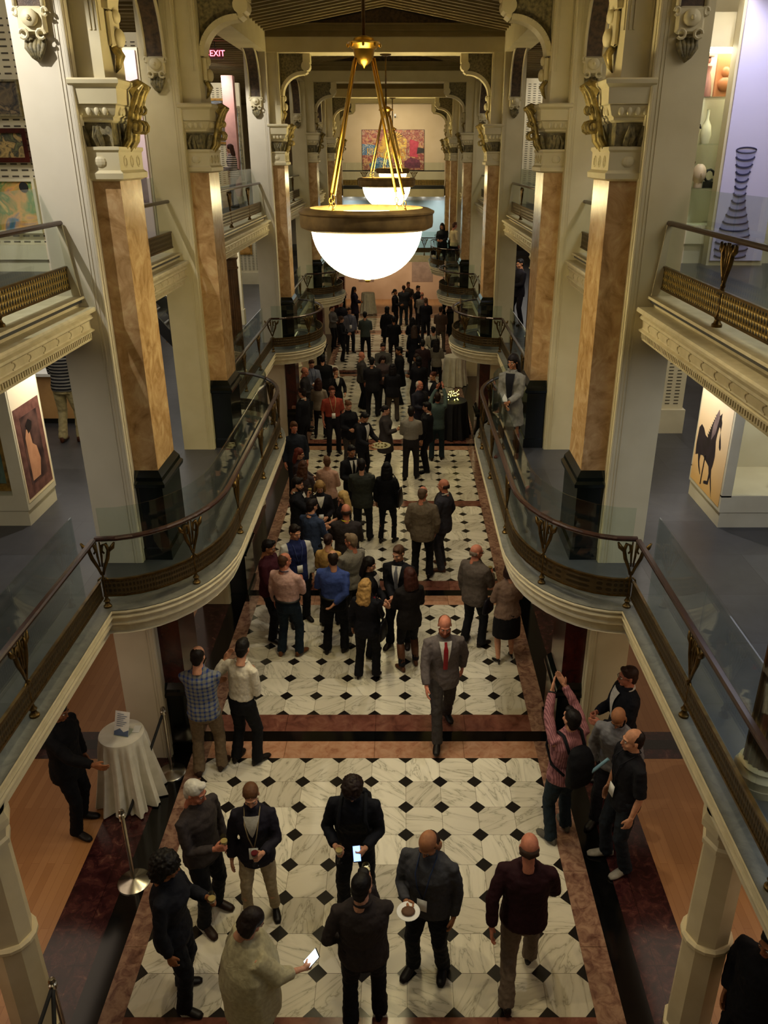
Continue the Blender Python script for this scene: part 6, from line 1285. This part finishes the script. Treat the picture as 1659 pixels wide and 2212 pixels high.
# on the balconies
P_(91, 1.98, 11.6, 1.58, -22, 'f', .92, 'long', '#150e0d', 'm', 'coat', '#7a776f', 'skirt', '#17161c', '#5a3024', 'clasp', 2, -15, 6, 'kneeboots open', 'person in a grey cardigan leaning on the right balcony rail and holding a napkin', None, '#17161c', ZM, None, 0)
P_(92, -4.0, 22.6, 1.52, -85, 'f', 1.08, 'long', '#3a2016', 'l', 'sweater', '#c9b8b0', 'trousers', '#9a98a0', BK, 'both', 4, -5, 4, '', 'person in a black and white striped top in the left upper gallery', 'hstripe', '#2a2428', ZU, None, 1)
P_(93, -4.1, 30.0, 1.60, -70, 'f', 1.0, 'long', '#110b0b', 'l', 'sweater', '#b8aca8', 'trousers', '#2a282c', BK, 'both', 0, 0, 4, '', 'dark haired person farther along the left upper gallery', None, None, ZU, None, 2)
P_(94, -4.95, 12.3, 1.76, 170, 'm', 1.06, 'short', '#2a1a12', 'l', 'shirt', '#15151b', 'trousers', '#a89a72', '#4a2a1a', 'both', 2, 0, 10, '', 'person in a black and white striped shirt and khaki trousers on the left balcony', 'hstripe', '#77746e', ZM, None, 1)
P_(95, 2.0, 34.45, 1.70, -20, 'f', 1.04, 'long', '#0f0a0a', 'l', 'cardigan', '#17191d', 'trousers', '#14151a', BK, 'both', 0, 0, 6, '', 'person in black leaning on the rail of the farthest right balcony', None, None, ZM, None, 2)
P_(96, 2.48, 34.05, 1.76, 120, 'm', 1.12, 'short', '#5a3c2c', 'r', 'shirt', '#c0ad84', 'trousers', '#14141a', BK, 'pockets', 0, 0, 6, '', 'person in a cream shirt on the farthest right balcony', None, None, ZM, None, 2)
P_(97, 3.48, 22.0, 1.72, -60, 'm', 1.0, 'short', '#0d0909', 'm', 'jacket', '#141017', 'trousers', '#141017', BK, 'both', 0, 0, 10, '', 'person in dark clothes on the right balcony behind the third pier', None, None, ZM, None, 2)

# things in their hands
def H(k, i): return G[k]['hands'][i]
wine_glass(H(1, 0), 'tall stemmed glass in the hand of the white haired person'); wine_glass(H(2, 1), 'stemmed glass held by the person with bushy black curls')
wine_glass(H(4, 1), 'glass of red wine held by the person in khaki trousers', True); wine_glass(H(5, 0) + Vector((-.02, -.02, 0)), 'stemmed glass held low by the person in black with the phone')
wine_glass(H(6, 0), 'glass raised by the person seen from behind at the bottom centre'); wine_glass(H(23, 0), 'glass at the mouth of the bearded person in the black suit')
wine_glass(H(30, 0), 'small glass held by the person with wavy blond hair', True); wine_glass(H(33, 0), 'clear glass held by the bald person in the taupe blazer'); wine_glass(H(49, 0), 'glass held by the person in the long grey coat')
bottle(H(21, 1), 'white labelled drink bottle held by the person in the bright blue shirt')
phone(H(5, 1) + Vector((0, -.02, .02)), (R(35), 0, R(8)), 'phone with a blue lit screen in the hand of the person with the backpack', (.12, .3, 1), 1.6)
phone(H(3, 0) + Vector((.02, .0, .05)), (R(50), R(10), R(118 + 180)), 'white lit phone held by the person in the beige shawl', (.75, .9, 1), 2.6, 1.15)
phone(H(75, 0) + Vector((.16, .1, .05)), (R(25), 0, 0), 'glowing blue tablet at the far end of the hall', (.35, .6, 1), 4, 2.0)
t = thing('serving_tray', 'round pale serving tray held by the bending server', 'tray', tuple((H(50, 0) + H(50, 1)) / 2 + Vector((.1, -.1, .02)))); MB().lathe(0, 0, [(.2, 0), (.22, .015), (.215, .018), (.19, .006)], 28).build('plate', mat('pale tray', '#a8a078', None, .4), t, smooth='auto')
mb_ = MB()
for k in range(9): mb_.ell((.12 * math.cos(k * .7), .12 * math.sin(k * .7), .02), (.025, .02, .015), 8, 5)
mb_.build('snack', mat('snack', '#7a6a34', '#5a4a24', .7), t, smooth=True)
t = thing('plate', 'small plate held by the heavy person in the grey shirt', 'plate', tuple(H(7, 0) + Vector((-.03, -.05, .02)))); MB().lathe(0, 0, [(.07, 0), (.1, .014), (.097, .017), (.065, .005)], 24).build('dish', M['white'], t, smooth='auto'); MB().ell((0, 0, .015), (.06, .05, .018), 12, 7).build('food', mat('brown food', '#5a3a20', None, .7), t, smooth=True)
t = thing('napkin', 'white folded napkin held by the person on the right balcony', 'napkin', tuple(H(91, 1) + Vector((0, -.03, .05)))); q = MB(); q.rings([[(-.04, 0, 0), (.04, 0, 0), (.04, .02, .0), (-.04, .02, 0)], [(-.03, 0, .05), (.035, 0, .05), (.03, .02, .05), (-.03, .02, .05)], [(-.004, 0, .11), (.004, 0, .11), (.004, .01, .11), (-.004, .01, .11)]]); q.build('paper', M['white'], t)
backpack(G[13], 'big black backpack worn by the person taking a picture'); backpack(G[5], 'black backpack worn by the person looking at the blue phone', '#0c0d12', .9); backpack(G[81], 'dark backpack on the person in the white shirt at the far right', '#0c0c10', .8)
o = G[13]['back'](0, 1.2); t = thing('poster_tube', 'pale blue rolled poster sticking out of the big black backpack', 'tube', (o.x + .10, o.y - .10, o.z + .0)); MB().tube([(0, 0, -.12), (.20, -.02, .12)], .018, 14).build('roll', mat('pale blue roll', '#7fa6b8', None, .4), t, smooth='auto')
handbag(G[3], 1, .86, 'maroon leather bag on the shoulder of the person in the beige shawl', '#3a1018', .17, .36); handbag(G[30], -1, .95, 'black shoulder bag of the person with wavy blond hair', '#0b0a0d', .18, .26)
handbag(G[37], -1, 1.05, 'large slouchy black bag of the silhouetted person on the marble', '#09080a', .2, .34); handbag(G[33], -1, .82, 'shiny black handbag between the taupe blazer and the black skirt', '#17151a', .14, .24, False)
handbag(G[78], 1, .72, 'small black handbag carried by the person in the dark dress', '#08080a', .12, .2, False); handbag(G[92], -1, .98, 'dark brown handbag of the person in the striped top', '#2a1416', .15, .18); handbag(G[25], 1, .9, 'dark bag on the shoulder of the person with very long blond hair', '#101016', .13, .24)
print('objects', len(bpy.data.objects))
